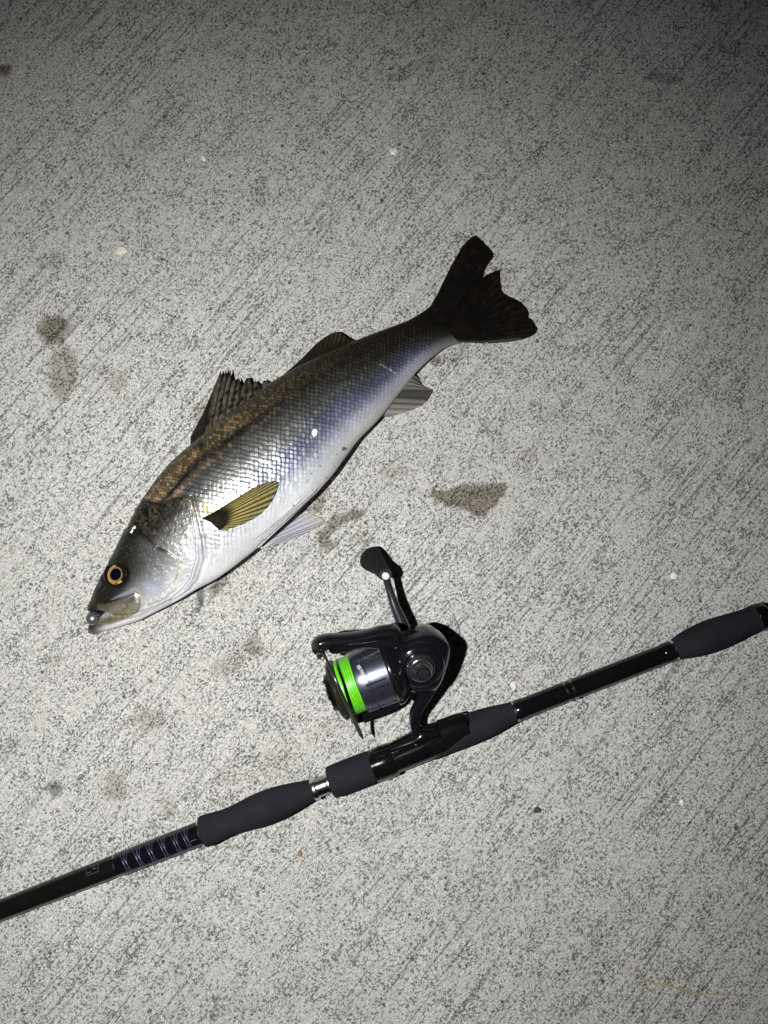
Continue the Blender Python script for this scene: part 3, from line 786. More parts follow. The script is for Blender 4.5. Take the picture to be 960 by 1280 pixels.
# pectoral fin lies on the flank
p_base = [(252, 648), (254, 649), (257, 650), (260, 651.5), (263, 653), (266, 655.5), (269, 658), (271, 660), (273, 662.5)]
p_tip = [(290, 628), (314, 611), (334, 602.5), (346, 602), (346, 611), (338, 628), (323, 644), (304, 654.5), (281, 663.5)]
def p_z(t, v, x, y): return skin_z(x.ravel(), y.ravel()).reshape(x.shape) + .0005 + .0022 * v * (1 - .3 * v) + .0006
def p_c(t, v, x, y, r):
    ray_ = sstep(-.5, .5, r)
    c = mixc(np.broadcast_to(lin((152, 142, 88)), x.shape + (3,)), lin((54, 46, 14)), ray_)
    c = mixc(c, lin((70, 62, 24)), sstep(.35, .0, t) * .6)
    bar = np.sin(v * 62 + 3 * np.sin(t * 30)); c = mixc(c, lin((176, 168, 120)), sstep(.2, .9, bar) * (1 - ray_) * .5 * sstep(.45, .7, v))
    c = mixc(c, lin((9, 8, 5)), sstep(.46 - .10 * t, .24, v) * .97)
    al = 1 - (1 - ray_) * sstep(.45, .95, v) * .55
    return c, al
fin('pectoral_fin', p_base, p_tip, p_z, p_c, 15, nv=30, sub=8, ridge=.0003, mat=M_FINT, thick=.0003, smooth=True)

# pelvic fins: one spread on the concrete, one folded along the belly
v_base = [(318, 676), (320, 678), (322, 680), (324, 682), (325, 684), (326, 686)]
v_tip = [(364, 646), (381, 641.5), (394, 644.5), (405, 651), (398, 658), (370, 673)]
def v_z(t, v, x, y): return .0085 * (1 - v) ** 1.2 + .0022
def v_c(t, v, x, y, r):
    c = mixc(np.broadcast_to(lin((178, 178, 188)), x.shape + (3,)), lin((132, 132, 142)), sstep(-.3, .8, r) * .8)
    c = mixc(c, lin((196, 192, 182)), sstep(.72, 1, v) * .6)
    return mixc(c, lin((206, 206, 208)), sstep(.3, .0, v)) * .95, 1 - .25 * sstep(.75, 1, v)
fin('pelvic_fin', v_base, v_tip, v_z, v_c, 8, nv=26, sub=10, ridge=.0005, mat=M_FINT, smooth=True)
v2_base = [(316, 676), (318, 679), (320, 682), (323, 685)]
v2_tip = [(352, 646), (391, 613), (394, 616), (368, 643)]
def v2_z(t, v, x, y): return skin_z(x.ravel(), y.ravel()).reshape(x.shape) + .0007 + .0012 * np.sin(v * 3)
def v2_c(t, v, x, y, r):
    c = mixc(np.broadcast_to(lin((202, 203, 206)), x.shape + (3,)), lin((150, 150, 156)), sstep(-.2, .8, r) * .6)
    return mixc(c, lin((92, 90, 86)), sstep(.10, .0, t) * .8), np.ones(x.shape)
fin('pelvic_fin', v2_base, v2_tip, v2_z, v2_c, 4, nv=24, sub=10, ridge=.0004, smooth=True)

# anal fin
a_base = [(472, 520), (476, 515), (483, 507), (491, 497), (499, 487), (505, 479), (511, 472), (515, 467)]
a_tip = [(485, 521), (505, 516), (524, 508), (534, 500), (540.5, 488), (535, 485), (528, 481), (524, 472)]
def a_z(t, v, x, y): return .010 * (1 - v) ** 1.2 + .0018
def a_c(t, v, x, y, r):
    c = mixc(np.broadcast_to(lin((112, 110, 104)), x.shape + (3,)), lin((54, 52, 48)), sstep(-.1, .8, r) * .8)
    c = mixc(c, lin((36, 34, 31)), np.exp(-((t - .50) / .10) ** 2) * .8)
    c = mixc(c, lin((158, 156, 154)), np.exp(-((t - .12) / .09) ** 2) * .6)
    return c * 1.25, 1 - .35 * sstep(.5, 1, t) * sstep(.3, .9, v)
fin('anal_fin', a_base, a_tip, a_z, a_c, 9, nv=26, sub=9, ridge=.0004, mat=M_FINT, smooth=True)

# ------------------------------------------------------------------ jig head in the mouth
def uv_ball(c, r, n=28, m=18, sq=(1, 1, 1)):
    th = np.linspace(0, math.pi, m)
    C_ = np.array([c + np.array([0, 0, r * sq[2] * math.cos(t)]) for t in th])
    return lathe(C_, np.maximum(r * np.sin(th) * sq[0], 1e-7), np.array([1., 0, 0]), np.array([0, 1., 0]), n)
jz = 0.0085
jc = P(116.5, 773, jz); jr = 9.0 * mm_per_px(116, 773, jz)
jig = thing('jig_head', 'small round grey lead jig head held between the jaws of the fish', 'fishing weight', (jc[0], jc[1], 0))
vB, fB = uv_ball(jc, jr); mk('weight', vB, fB, M_LEAD, jig)
vB, fB = tube(np.array([jc, P(122, 769, .008), P(130, 766, .0085)]), .0006, 8); mk('hook_shank', vB, fB, M_DARKMETAL, jig)

# ------------------------------------------------------------------ fishing rod
ROD_Z = 0.0122
def rod_y(x): return 1138.0 - 0.3862 * x
def rod_at(x): return P(x, rod_y(x), ROD_Z)
rA, rB = rod_at(200.0), rod_at(800.0)
r1 = (rA - rB) / np.linalg.norm(rA - rB)                       # towards the tip
rh = np.array([-r1[1], r1[0], 0.0]); rh = rh if rh[1] > 0 else -rh
rz = np.array([0, 0, 1.0])
def rod_s(x): return float(np.dot(rod_at(x) - rB, r1))
def rpt(x): return rB + r1 * rod_s(x)
def rod_prof(prof):
    c = [rpt(x) for x, w in prof]
    r = [w * 0.5 * mm_per_px(x, rod_y(x), ROD_Z) for x, w in prof]
    return np.array(c), np.array(r)
rod = thing('fishing_rod', 'black fishing rod with foam split grips lying diagonally on the concrete', 'fishing rod', (rpt(480)[0], rpt(480)[1], 0))
def rod_part(name, prof, mat, smooth=0, n=64, parent=None):
    p = catmull(prof, smooth) if smooth else np.array(prof, float)
    c, r = rod_prof(p)
    v, f = lathe(c, np.maximum(r, 1e-6), rh, rz, n)
    return mk(name, v, f, mat, parent or rod, sharp=32)
# blank runs on to the tip, outside the picture
bl_x = np.array([256, 148, 40, 0]); c0 = [rpt(x) for x in bl_x]; rad0 = [27 * .5 * mm_per_px(x, rod_y(x), ROD_Z) for x in (256, 148)] + [26 * .5 * mm_per_px(40, rod_y(40), ROD_Z), 25.3 * .5 * mm_per_px(0, rod_y(0), ROD_Z)]
last = c0[-1]; lr = rad0[-1]
for k in range(1, 13):
    q = last + r1 * (.12 * k); q = q.copy(); rr0 = lr * (1 - .065 * k); q[2] = ROD_Z + (rr0 + .0002 - ROD_Z) * (k / 12) ** 1.5
    c0.append(q); rad0.append(rr0)
vB, fB = lathe(np.array(c0), np.array(rad0), rh, rz, 48); mk('blank', vB, fB, M_BLANK, rod)
rod_part('rear_blank', [(640, 24.5), (700, 24.7), (780, 24.4), (848, 24)], M_GLOSS)
wrap = rod_part('thread_wrap', [(146.5, 26.9), (148, 28.6), (200, 28.8), (253, 29.0)], M_WRAP)
rod_part('wrap_band', [(146.6, 28.9), (148.4, 28.9)], M_DARKMETAL, parent=wrap)
rod_part('trim_ring', [(251.5, 31), (252, 34.5), (255, 35.5), (256, 30)], M_STEEL)
rod_part('fore_grip', [(254, 24), (254, 36.5), (256.5, 38.6), (262, 38.4), (275, 35.0), (288, 34.0), (302, 36.2), (318, 40.2), (334, 41.4), (350, 39.6), (366, 34.8), (380, 29.6), (390, 26.2), (392.5, 24)], M_EVA, 6)
rod_part('trim_ring', [(390.5, 22), (391, 27), (392, 28), (395.5, 28), (396.5, 27), (397, 22)], M_STEEL)
rod_part('metal_sleeve', [(395, 24), (411, 24)], M_DARKMETAL)
rod_part('trim_ring', [(408.5, 22), (409, 27), (410, 28), (413, 28), (414, 27), (414.5, 22)], M_STEEL)
rod_part('lock_grip', [(412.5, 24), (413, 36), (415, 39), (420, 40.2), (440, 40.8), (458, 40.6), (465, 39.6), (466.5, 36)], M_EVA, 5)
nut = rod_part('lock_nut', [(465.5, 36), (466, 40.5), (469, 41), (469.6, 39), (471, 39), (471.6, 41.4), (480, 41.6), (491, 41.2), (492.5, 40), (493, 34)], M_GLOSS)
rod_part('reel_seat', [(491, 33), (492, 36.5), (520, 36.0), (560, 35.6), (590, 35.4), (604, 34), (606, 28)], M_GLOSS)
# rear foam grip, cut on the slant where the reel seat shows
gp = catmull([(560, 38.4), (575, 38.6), (590, 38.2), (604, 36.6), (620, 32.8), (634, 28), (643, 25.2)], 8)
n_a = 72; th = 2 * math.pi * np.arange(n_a) / n_a
xs = gp[:, 0]; Vg = []
tt_ = np.linspace(0, 1, 40)
cut = 552 + 34 * np.cos(th - math.radians(48)) + 4 * np.cos(2 * (th - math.radians(48)))   # front edge by angle: far back under the reel foot
for t in np.concatenate([[-1], tt_]):
    for k in range(n_a):
        if t < 0: x = cut[k] + .6; w = 34.8
        else:
            x = cut[k] + (643.5 - cut[k]) * t
            w = np.interp(x, gp[:, 0], gp[:, 1])
            if x < 560: w = 38.4 - .01 * (560 - x)
            w -= 1.6 * (1 - min(1, (x - cut[k]) / 2.5))
        Vg.append(rpt(x) + (w * .5 * mm_per_px(x, rod_y(x), ROD_Z)) * (math.cos(th[k]) * rh + math.sin(th[k]) * rz))
mk('rear_grip', np.array(Vg), grid_faces(41, n_a, True).tolist() + [[40 * n_a + k for k in range(n_a)]], M_EVA, rod)
rod_part('trim_ring', [(642, 22), (642.4, 26), (645, 26), (645.6, 22)], M_DARKMETAL)
rod_part('winding', [(645, 24.9), (646, 26), (654, 26), (656, 24.9)], M_WRAP)
for x in (707.5, 715.5):
    rod_part('band_ring', [(x - 1.3, 24.8), (x - 1.0, 26.6), (x + 1.0, 26.6), (x + 1.3, 24.8)], M_DARKMETAL)
rod_part('winding', [(829, 24.4), (830, 25.6), (840, 25.6), (841, 24.4)], M_WRAP)
rod_part('trim_ring', [(839.6, 23), (840, 25), (843.5, 25.4), (845, 23)], M_STEEL)
rod_part('butt_grip', [(842, 18), (842.5, 24.5), (848, 28.2), (858, 33.6), (870, 37.6), (884, 39.6), (898, 39.2), (912, 36.8), (926, 33.8), (938, 32.6), (946, 33.6), (947, 30)], M_EVA, 6)
rod_part('butt_cap', [(943.5, 30), (944, 34.0), (946, 34.8), (951, 34.8), (954.5, 33.2), (957.5, 29.5), (959.6, 22), (960.6, 12), (961, 0)], M_GLOSS, 4)
# crossed decorative threads on the wrap
def on_rod(x, th_, w):
    return rpt(x) + (w * .5 * mm_per_px(x, rod_y(x), ROD_Z)) * (math.cos(th_) * rh + math.sin(th_) * rz)
for x0 in (162, 178, 193.5, 209, 224.5, 237):
    ps = []
    for s, o in ((1, -1.8), (1, 1.5), (-1, -1.5), (-1, 1.8)):
        path = [on_rod(x0 + o + s * 4.2 * (a / 1.4) * abs(a / 1.4) ** .4 + 1.5 * (a / 1.4), math.pi / 2 + a, 29.0) for a in np.linspace(-1.4, 1.4, 18)]
        ps.append(tube(path, .00012, 5))
    v_, f_ = merge(ps); mk('decorative_thread', v_, f_, M_THREAD, wrap)
v_, f_ = tube([on_rod(x, math.pi / 2 + .15, 29.2) for x in np.linspace(240, 248, 6)], .00016, 5); mk('decorative_thread', v_, f_, M_THREAD, wrap)
# small boxed emblem printed on the blank
ps = []
def strip(pts, w=.00018):
    path = [on_rod(x, math.pi / 2 + a, 27.0 - .004 * (148 - x)) for x, a in pts]
    return tube(path, w, 4)
E0, E1, T0, T1 = 114.5, 129.0, -1.02, -.30
ps.append(strip([(E0, a) for a in np.linspace(T0 + .25, T1, 6)])); ps.append(strip([(x, T1) for x in np.linspace(E0, E1, 6)]))
ps.append(strip([(E1, a) for a in np.linspace(T1, T0, 6)])); ps.append(strip([(x, T0) for x in np.linspace(E0 + 5, E1, 5)]))
ps.append(strip([(x, -.5) for x in np.linspace(E0 + 1, E0 + 6, 4)], .0003)); ps.append(strip([(x, -.66) for x in np.linspace(E0 + 8, E1 - 2, 4)], .0003))
ps.append(strip([(E0 + 9, a) for a in np.linspace(-.9, -.6, 4)], .0002))
v_, f_ = merge(ps); mk('printed_emblem', v_, f_, M_MARK, rod)

# ------------------------------------------------------------------ spinning reel, lying on its handle side
ROLL = math.radians(22)
q1 = r1; q2 = math.cos(ROLL) * rh + math.sin(ROLL) * rz; q3 = -math.sin(ROLL) * rh + math.cos(ROLL) * rz
RO = rpt(520)
def Lw(u, v, w): return RO + (q1 * u + q2 * v + q3 * w) / 1000.0
def Rp(x, y, w):
    d = ray(x, y); k = (w / 1000 - np.dot(CAM - RO, q3)) / np.dot(d, q3); q = CAM + d * k - RO
    return float(np.dot(q, q1) * 1000), float(np.dot(q, q2) * 1000)
reel = thing('spinning_reel', 'black spinning reel wound with bright green line, mounted on the rod', 'fishing reel', (Lw(0, 0, 0)[0], Lw(0, 0, 0)[1], 0))
VA = 67.6
def spin(name, prof, mat, parent=reel, n=72, sharp=32, **kw):
    """turned part around the spool axis, profile (u, r) in mm"""
    c = np.array([Lw(u, VA, 0) for u, r in prof]); r = np.array([max(r, 1e-4) for u, r in prof]) / 1000
    v, f = lathe(c, r, q2, q3, n)
    return mk(name, v, f, mat, parent, sharp=sharp, **kw)
# spool: skirt, line, lip, drag knob
spool = spin('spool', [(20.6, 19.0), (20.4, 21.6), (19.6, 22.0), (12.6, 22.1), (12.2, 21.6), (11.4, 21.6), (11.0, 22.1), (1.5, 22.2), (-4.5, 22.2), (-5.0, 21.4)], M_SKIRT)
spin('spool_front_lip', [(31.4, 17), (31.8, 19.6), (32.6, 20.6), (34.6, 21.4), (36.2, 21.6), (37.2, 20.8), (37.4, 19.0), (36.6, 16.8)], M_BRONZE, spool)
spin('lip_insert', [(37.2, 19.4), (38.2, 18.6), (38.4, 16), (37.6, 13.5), (36, 12)], M_ROTOR, spool)
spin('drag_knob', [(36.4, 14.2), (38.6, 14.0), (40.8, 13.2), (41.6, 12.4), (42.0, 9.5), (41.2, 8.8), (41.0, 5.5), (42.6, 5.0), (43.6, 3.2), (43.8, 0)], M_GLOSS, spool)
for k in range(6):
    a = k * math.pi / 3 + .3
    pts = [Lw(40.9, VA + r * math.cos(a + s), r * math.sin(a + s)) for r, s in ((10.2, -.10), (13.4, -.12), (13.4, .12), (10.2, .10))]
    hi = [Lw(42.4, VA + r * math.cos(a + s), r * math.sin(a + s)) for r, s in ((10.4, -.07), (12.6, -.09), (12.6, .09), (10.4, .07))]
    mk('drag_knob_rib', np.array(pts + hi), [(0, 1, 2, 3)[::-1], (4, 5, 6, 7), (0, 1, 5, 4), (1, 2, 6, 5), (2, 3, 7, 6), (3, 0, 4, 7)], M_GLOSS, spool)
us = np.linspace(20.5, 31.6, 60)
prof = [(u, 19.9 + .25 * math.sin((u - 20.5) / 11.1 * math.pi) + .05 * math.sin(u * 9)) for u in us]
c_ = np.array([Lw(u, VA, 0) for u, r in prof]); r_ = np.array([r for u, r in prof]) / 1000
v_, f_ = lathe(c_, r_, q2, q3, 84)
wind = np.repeat(us * 0.62, 84) + np.tile(np.linspace(0, 2, 84, endpoint=False), 60)
mk('fishing_line', v_, f_, M_LINE, spool, sharp=None, attrs={'wind': wind})
# slots and lettering on the skirt
def on_skirt(u, a, r=22.25):   # a: angle from the camera side, + towards the far arm
    return Lw(u, VA + r * math.sin(a), r * math.cos(a))
def skirt_patch(u0, u1, a0, a1, lift=.12, n=8):
    aa = np.linspace(a0, a1, n)
    V_ = [on_skirt(u, a, 22.2 + l) for l in (lift, -.4) for u in (u0, u1) for a in aa]
    F_ = []
    for i in range(n - 1): F_.append((i, i + 1, n + i + 1, n + i))
    F_ += [(0, n, 3 * n, 2 * n), (n - 1, 3 * n - 1, 4 * n - 1, 2 * n - 1)]
    for i in range(n - 1): F_ += [(i, 2 * n + i, 2 * n + i + 1, i + 1), (n + i, n + i + 1, 3 * n + i + 1, 3 * n + i)]
    return np.array(V_), F_
def skirt_angle(x, y):
    a = 0.0
    for _ in range(12):
        a = math.asin(max(-.98, min(.98, (Rp(x, y, 22.2 * math.cos(a))[1] - VA) / 22.2)))
    return Rp(x, y, 22.2 * math.cos(a))[0], a
for (xa, ya), (xb2, yb2) in (((457.5, 858), (482.5, 847)), ((461, 865), (486, 853.5))):
    (ua, aa1), (ub, aa2) = skirt_angle(xa, ya), skirt_angle(xb2, yb2); am = (aa1 + aa2) / 2
    v_, f_ = skirt_patch(min(ua, ub), max(ua, ub), am - .034, am + .034); mk('skirt_slot', v_, f_, M_DARKSLOT, spool, flat=True)
glyph = {0: [(0, 0, .3, 1), (0, .8, 1, 1), (0, 0, 1, .2), (.75, .1, 1, .9)], 1: [(0, 0, .28, 1), (.72, 0, 1, 1), (0, .8, 1, 1), (0, .4, 1, .55)],
         2: [(.36, 0, .64, 1), (.1, .8, .9, 1), (.1, 0, .9, .2)], 3: [(0, 0, .25, 1), (.38, 0, .62, .7), (.75, 0, 1, 1), (0, 0, 1, .2)], 4: [(0, 0, .28, 1), (.72, 0, 1, 1), (0, .8, 1, 1), (0, .4, 1, .55)]}
for k in range(5):
    ps = []; uT, aT = skirt_angle(445.2 + 2.05 * k, 825.5 + 4.0 * k)
    for (x0, y0, x1, y1) in glyph[k]:
        ps.append(skirt_patch(uT - 1.1 + 2.2 * y0, uT - 1.1 + 2.2 * y1, aT - .095 * x1, aT - .095 * x0, .06, 4))
    v_, f_ = merge(ps); mk('skirt_letter', v_, f_, M_PRINT, spool, flat=True)
# rotor cup and its two arms
rotor = spin('rotor', [(-3.2, 22.8), (-2.6, 23.4), (-2.6, 24.4), (-4.0, 24.9), (-5.6, 24.6), (-6.0, 23.6), (-8.0, 22.8), (-11.0, 20.0), (-14.0, 15), (-16.5, 10)], M_ROTOR)
def uvpoly(pts, w): return [Rp(x, y, w) for x, y in pts]
arm_u = [(503, 797), (497, 787), (478, 788), (453, 794.5), (427, 797.5), (407, 798.5), (395, 803), (389.5, 810), (391, 818), (398, 822), (405, 820), (410, 814), (418, 819), (428, 818), (442, 815), (462, 813), (484, 818), (500, 826)]
pol = catmull(uvpoly(arm_u, 6), 4, True)
v_, f_ = slab(pol, [(-5, 1.6), (-3.6, .4), (0, 0), (4, .2), (6.4, 1.2), (7.2, 2.6)], Lw); mk('bail_arm', v_, f_, M_ROTOR, rotor)
rib = [Lw(*Rp(x, y, 8), 7.8) for x, y in ((490, 797), (470, 799), (452, 802), (436, 806))]
v_, f_ = tube(rib, [.0010, .0016, .0016, .0008], 10); mk('bail_arm_rib', v_, f_, M_GLOSS, rotor)
for x, y, rr2 in ((417, 811, 3.6),):
    u_, v2_ = Rp(x, y, 7)
    v_, f_ = lathe(np.array([Lw(u_, v2_, w) for w in (6.6, 7.6, 7.6, 6.8)]), np.array([rr2, rr2 * .95, rr2 * .72, .01]) / 1000, q1, q2, 28); mk('bail_pivot', v_, f_, M_GLOSS, rotor)
arm_l = [(500, 874), (494, 883), (478, 892), (462, 898), (449, 902), (441, 904), (438, 899), (442, 893), (455, 888), (472, 881), (488, 868)]
pol = catmull(uvpoly(arm_l, 0), 4, True)
v_, f_ = slab(pol, [(-6, 1.5), (-4, .3), (2, .2), (4, 1.2)], Lw); mk('rotor_arm', v_, f_, M_ROTOR, rotor)
# rim of the rotor: thin bright edge
spin('rotor_rim', [(-2.8, 23.4), (-2.0, 24.2), (-2.0, 24.8), (-2.9, 25.2)], M_DARKMETAL, rotor)
# line roller and bail wire
u_, v2_ = Rp(401, 819.5, 9)
v_, f_ = lathe(np.array([Lw(u_, v2_, w) for w in (3, 9.0, 9.6, 9.6, 9.0, 8.8, 9.4, 9.4)]), np.array([3.0, 3.0, 2.7, 2.0, 1.8, 1.5, 1.3, .01]) / 1000, q1, q2, 28)
mk('line_roller', v_, f_, M_STEEL, reel)
u_, v2_ = Rp(396, 809, 8.4)
v_, f_ = uv_ball(Lw(u_, v2_, 7.4), .0024, 16, 10); mk('roller_screw', v_, f_, M_BRONZE, reel)
wire = [(405, 817, 8), (412, 833, 20), (420, 851, 27.5), (428, 869, 29), (436, 886, 25), (443, 901, 17), (449, 914, 10), (454, 924, 8)]
wp = catmull([Lw(*Rp(x, y, w), w) for x, y, w in wire], 8)
tw = np.linspace(0, 1, len(wp))
v_, f_ = tube(wp, np.interp(tw, [0, .3, .62, .8, .93, 1], [.9, 1.0, 1.25, 1.5, 1.35, .35]) / 1000, 14); mk('bail_wire', v_, f_, M_ARM, reel)
# gear housing
body_px = [(489, 812), (494, 805), (502, 799), (518, 794.5), (534, 789.5), (545, 791.5), (557, 799), (561.5, 806), (560.5, 817), (556, 834), (551, 848), (544, 858), (530, 863), (514, 862), (503, 852), (494, 836), (488, 822)]
def chaikin(p, n=2):
    p = np.asarray(p, float)
    for _ in range(n):
        q = np.roll(p, -1, 0); p = np.stack([.8 * p + .2 * q, .2 * p + .8 * q], 1).reshape(-1, 2)
    return p
pol = chaikin(uvpoly(body_px, 4), 2)
housing = None
v_, f_ = slab(pol, [(-19, 8), (-18, 4.6), (-14, 1.8), (-6, .2), (2, 0), (9, .2), (9.6, .5), (13.0, 4.0), (13.6, 4.8), (14.6, 9.0)], Lw); housing = mk('gear_housing', v_, f_, M_BODY, reel, sharp=26)
cu, cv = Rp(526, 834, 15)
def boss(name, prof, mat, parent, n=64):
    v, f = lathe(np.array([Lw(cu, cv, w) for w, r in prof]), np.array([max(r, .01) for w, r in prof]) / 1000, q1, q2, n)
    return mk(name, v, f, mat, parent, sharp=30)
boss('side_cover', [(9, 17.4), (13, 17.0), (14.6, 16.2), (15.6, 15.0), (16.0, 14.2), (16.9, 14.0), (17.3, 13.4), (17.3, 12.4), (16.2, 12.0), (15.8, 10)], M_BODY, housing)
cap = boss('handle_cap', [(15.6, 10.4), (17.4, 10.3), (18.0, 9.8), (18.2, 9.2), (19.4, 8.9), (20.0, 8.3), (20.2, 7.6), (21.6, 7.3), (22.2, 6.8), (22.4, 6.2), (23.8, 6.0), (24.6, 5.4), (24.8, 4.6)], M_CAPMETAL, housing)
boss('cap_socket', [(24.7, 4.7), (25.2, 4.2), (24.6, 3.4), (23.8, 3.0), (23.6, 2.2), (24.4, 2.0), (24.5, 0)], M_BODY, cap)
for k in range(4):                                             # raised ribs on the front shoulder of the housing
    a = np.linspace(math.radians(20), math.radians(95), 14); R0 = 18.6 + 1.7 * k
    path = [Lw(cu + R0 * math.cos(x), cv + R0 * math.sin(x) * .92, 14.6 - 1.1 * k) for x in a]
    v_, f_ = tube(path, .00045, 6); mk('housing_rib', v_, f_, M_BODY, housing)
# neck between housing and rotor
spin('rotor_neck', [(-8, 13.5), (-13, 14.5), (-18, 15)], M_ROTOR, housing)
# stem and foot
st_c = [(541, 851, 3, 8.6), (533, 866, 2, 7.6), (525, 880, 1, 6.6), (519, 891, .5, 6.2), (517.5, 901, 0, 6.0), (519.5, 911, 0, 6.2), (522, 921, 0, 7.0), (524.5, 929, 0, 8.5)]
sp_ = catmull([list(Rp(x, y, w)) + [w, r] for x, y, w, r in st_c], 6)
Vs = []
for k in range(len(sp_)):
    t = sp_[min(k + 1, len(sp_) - 1)] - sp_[max(k - 1, 0)]; t = t[:2] / np.linalg.norm(t[:2]); nrm = np.array([-t[1], t[0]])
    for a in np.linspace(0, 2 * math.pi, 28, endpoint=False):
        e_ = 2 / 3.0
        x = abs(math.cos(a)) ** e_ * math.copysign(1, math.cos(a)) * sp_[k, 3] * .58; y = abs(math.sin(a)) ** e_ * math.copysign(1, math.sin(a)) * 5.0
        Vs.append(Lw(sp_[k, 0] + nrm[0] * x, sp_[k, 1] + nrm[1] * x, sp_[k, 2] + y))
mk('stem', np.array(Vs), grid_faces(len(sp_), 28, True).tolist() + [list(range(28)), [(len(sp_) - 1) * 28 + k for k in range(28)][::-1]], M_BODY, reel)
fu0, _ = Rp(487, 938, 0); fu1, _ = Rp(588, 905, 0)
Vf = []; secs = np.linspace(0, 1, 25)
for s in secs:
    u = fu0 + (fu1 - fu0) * s; w = np.interp(s, [0, .12, .35, .6, .85, 1], [4.2, 5.6, 7.6, 7.6, 5.8, 4.6]); h = np.interp(s, [0, .3, .42, .55, 1], [11.6, 13.4, 16.4, 13.6, 11.8])
    for a in np.linspace(0, 2 * math.pi, 24, endpoint=False):
        ca_, sa2 = math.cos(a), math.sin(a)
        Vf.append(Lw(u, 9.2 + (h - 9.2) * max(ca_, -.3) ** 1 if ca_ > 0 else 9.2 + 2 * ca_, w * abs(sa2) ** .7 * math.copysign(1, sa2)))
mk('foot', np.array(Vf), grid_faces(25, 24, True).tolist() + [list(range(24)), [24 * 24 + k for k in range(24)][::-1]], M_GLOSS, reel)
# hood of the reel seat that grips the foot (belongs to the rod)
hx0, hx1 = 553, 586
Vh = []
for x, k in ((hx0, .5), (hx0 + 1, 1), (hx0 + 8, 1), (hx0 + 20, .97), (hx1 - 6, .9), (hx1, .72)):
    for a in np.linspace(math.radians(-62), math.radians(106), 26):
        R_ = 11.0 + 4.2 * k * math.exp(-((a - math.radians(22)) / .75) ** 2)
        Vh.append(rpt(x) + (R_ / 1000) * (math.cos(a) * rh + math.sin(a) * rz))
for x, k in ((hx1, .72), (hx0, .5)):
    for a in np.linspace(math.radians(-62), math.radians(106), 26):
        Vh.append(rpt(x) + .0095 * (math.cos(a) * rh + math.sin(a) * rz))
mk('reel_seat_hood', np.array(Vh), grid_faces(8, 26).tolist() + [(7 * 26 + k, 7 * 26 + k + 1, k + 1, k) for k in range(25)], M_GLOSS, rod)
# side rails of the seat
for a_ in (62, 84):
    path = [on_rod(x, math.radians(a_ + d), 36.8) for x, d in zip(np.linspace(493, 556, 14), np.linspace(14, -14, 14))]
    v_, f_ = tube(path, .0006, 7); mk('reel_seat_rail', v_, f_, M_GLOSS, rod)
# handle arm
ha = [(515, 812, -20, 6.0), (510.5, 800, -21, 5.6), (506, 788, -22, 4.8), (500.5, 774, -24, 4.2), (494.5, 760, -26, 3.6), (490, 747, -28, 3.1), (486, 734, -29.5, 2.8), (483, 723, -30, 2.8), (481.5, 717.5, -30, 3.0)]
hp = catmull([list(Lw(*Rp(x, y, w), w)) + [r] for x, y, w, r in ha], 6)
v_, f_ = tube(hp[:, :3], hp[:, 3] * 1.0 / 1000, 18, flat=(q3, .8)); arm = mk('handle_arm', v_, f_, M_ARM, reel)
u_, v2_ = Rp(508, 797, -19)
v_, f_ = lathe(np.array([Lw(u_, v2_, w) for w in (-27, -26, -18.5, -17.5)]), np.array([4.4, 5.2, 5.2, 4.2]) / 1000, q1, q2, 28); mk('arm_hinge', v_, f_, M_BODY, arm)
# knob: neck with silver end cap, paddle hanging down to the concrete
ku, kv = Rp(481.8, 719, -28)
v_, f_ = lathe(np.array([Lw(ku, kv, w) for w in (-38, -30, -27.4, -26.8, -26.8)]), np.array([4.3, 4.3, 4.2, 3.8, .01]) / 1000, q1, q2, 32)
mk('knob_bearing_ring', v_, f_, M_ARM, arm)
v_, f_ = lathe(np.array([Lw(ku, kv, w) for w in (-27, -25.8, -25.4, -25.4)]), np.array([2.7, 2.7, 2.3, .01]) / 1000, q1, q2, 28)
mk('knob_screw', v_, f_, M_CAP, arm)
k0 = Lw(ku, kv, -31); k1 = P(459, 693.5, .0075)
kd = k1 - k0; kl = np.linalg.norm(kd); kd /= kl
kx = np.cross(kd, np.array([0.25, -.35, .9])); kx /= np.linalg.norm(kx); ky = np.cross(kd, kx)
prof = catmull([(-.06, 3.6, 3.6), (0, 5.2, 4.9), (.2, 5.4, 4.8), (.38, 6.4, 4.6), (.6, 8.2, 5.0), (.80, 9.2, 5.6), (.90, 8.8, 5.6), (.98, 7.2, 4.8), (1.03, 4.2, 2.9), (1.05, .05, .05)], 5)
Vk = []
for s, a_, b_ in prof:
    for t in np.linspace(0, 2 * math.pi, 36, endpoint=False):
        Vk.append(k0 + kd * kl * s + (kx * a_ * math.cos(t) + ky * b_ * math.sin(t)) / 1000)
Vk = np.array(Vk); Vk[:, 2] = np.maximum(Vk[:, 2], .0001)
mk('handle_knob', Vk, grid_faces(len(prof), 36, True).tolist() + [list(range(36))], M_KNOB, reel)

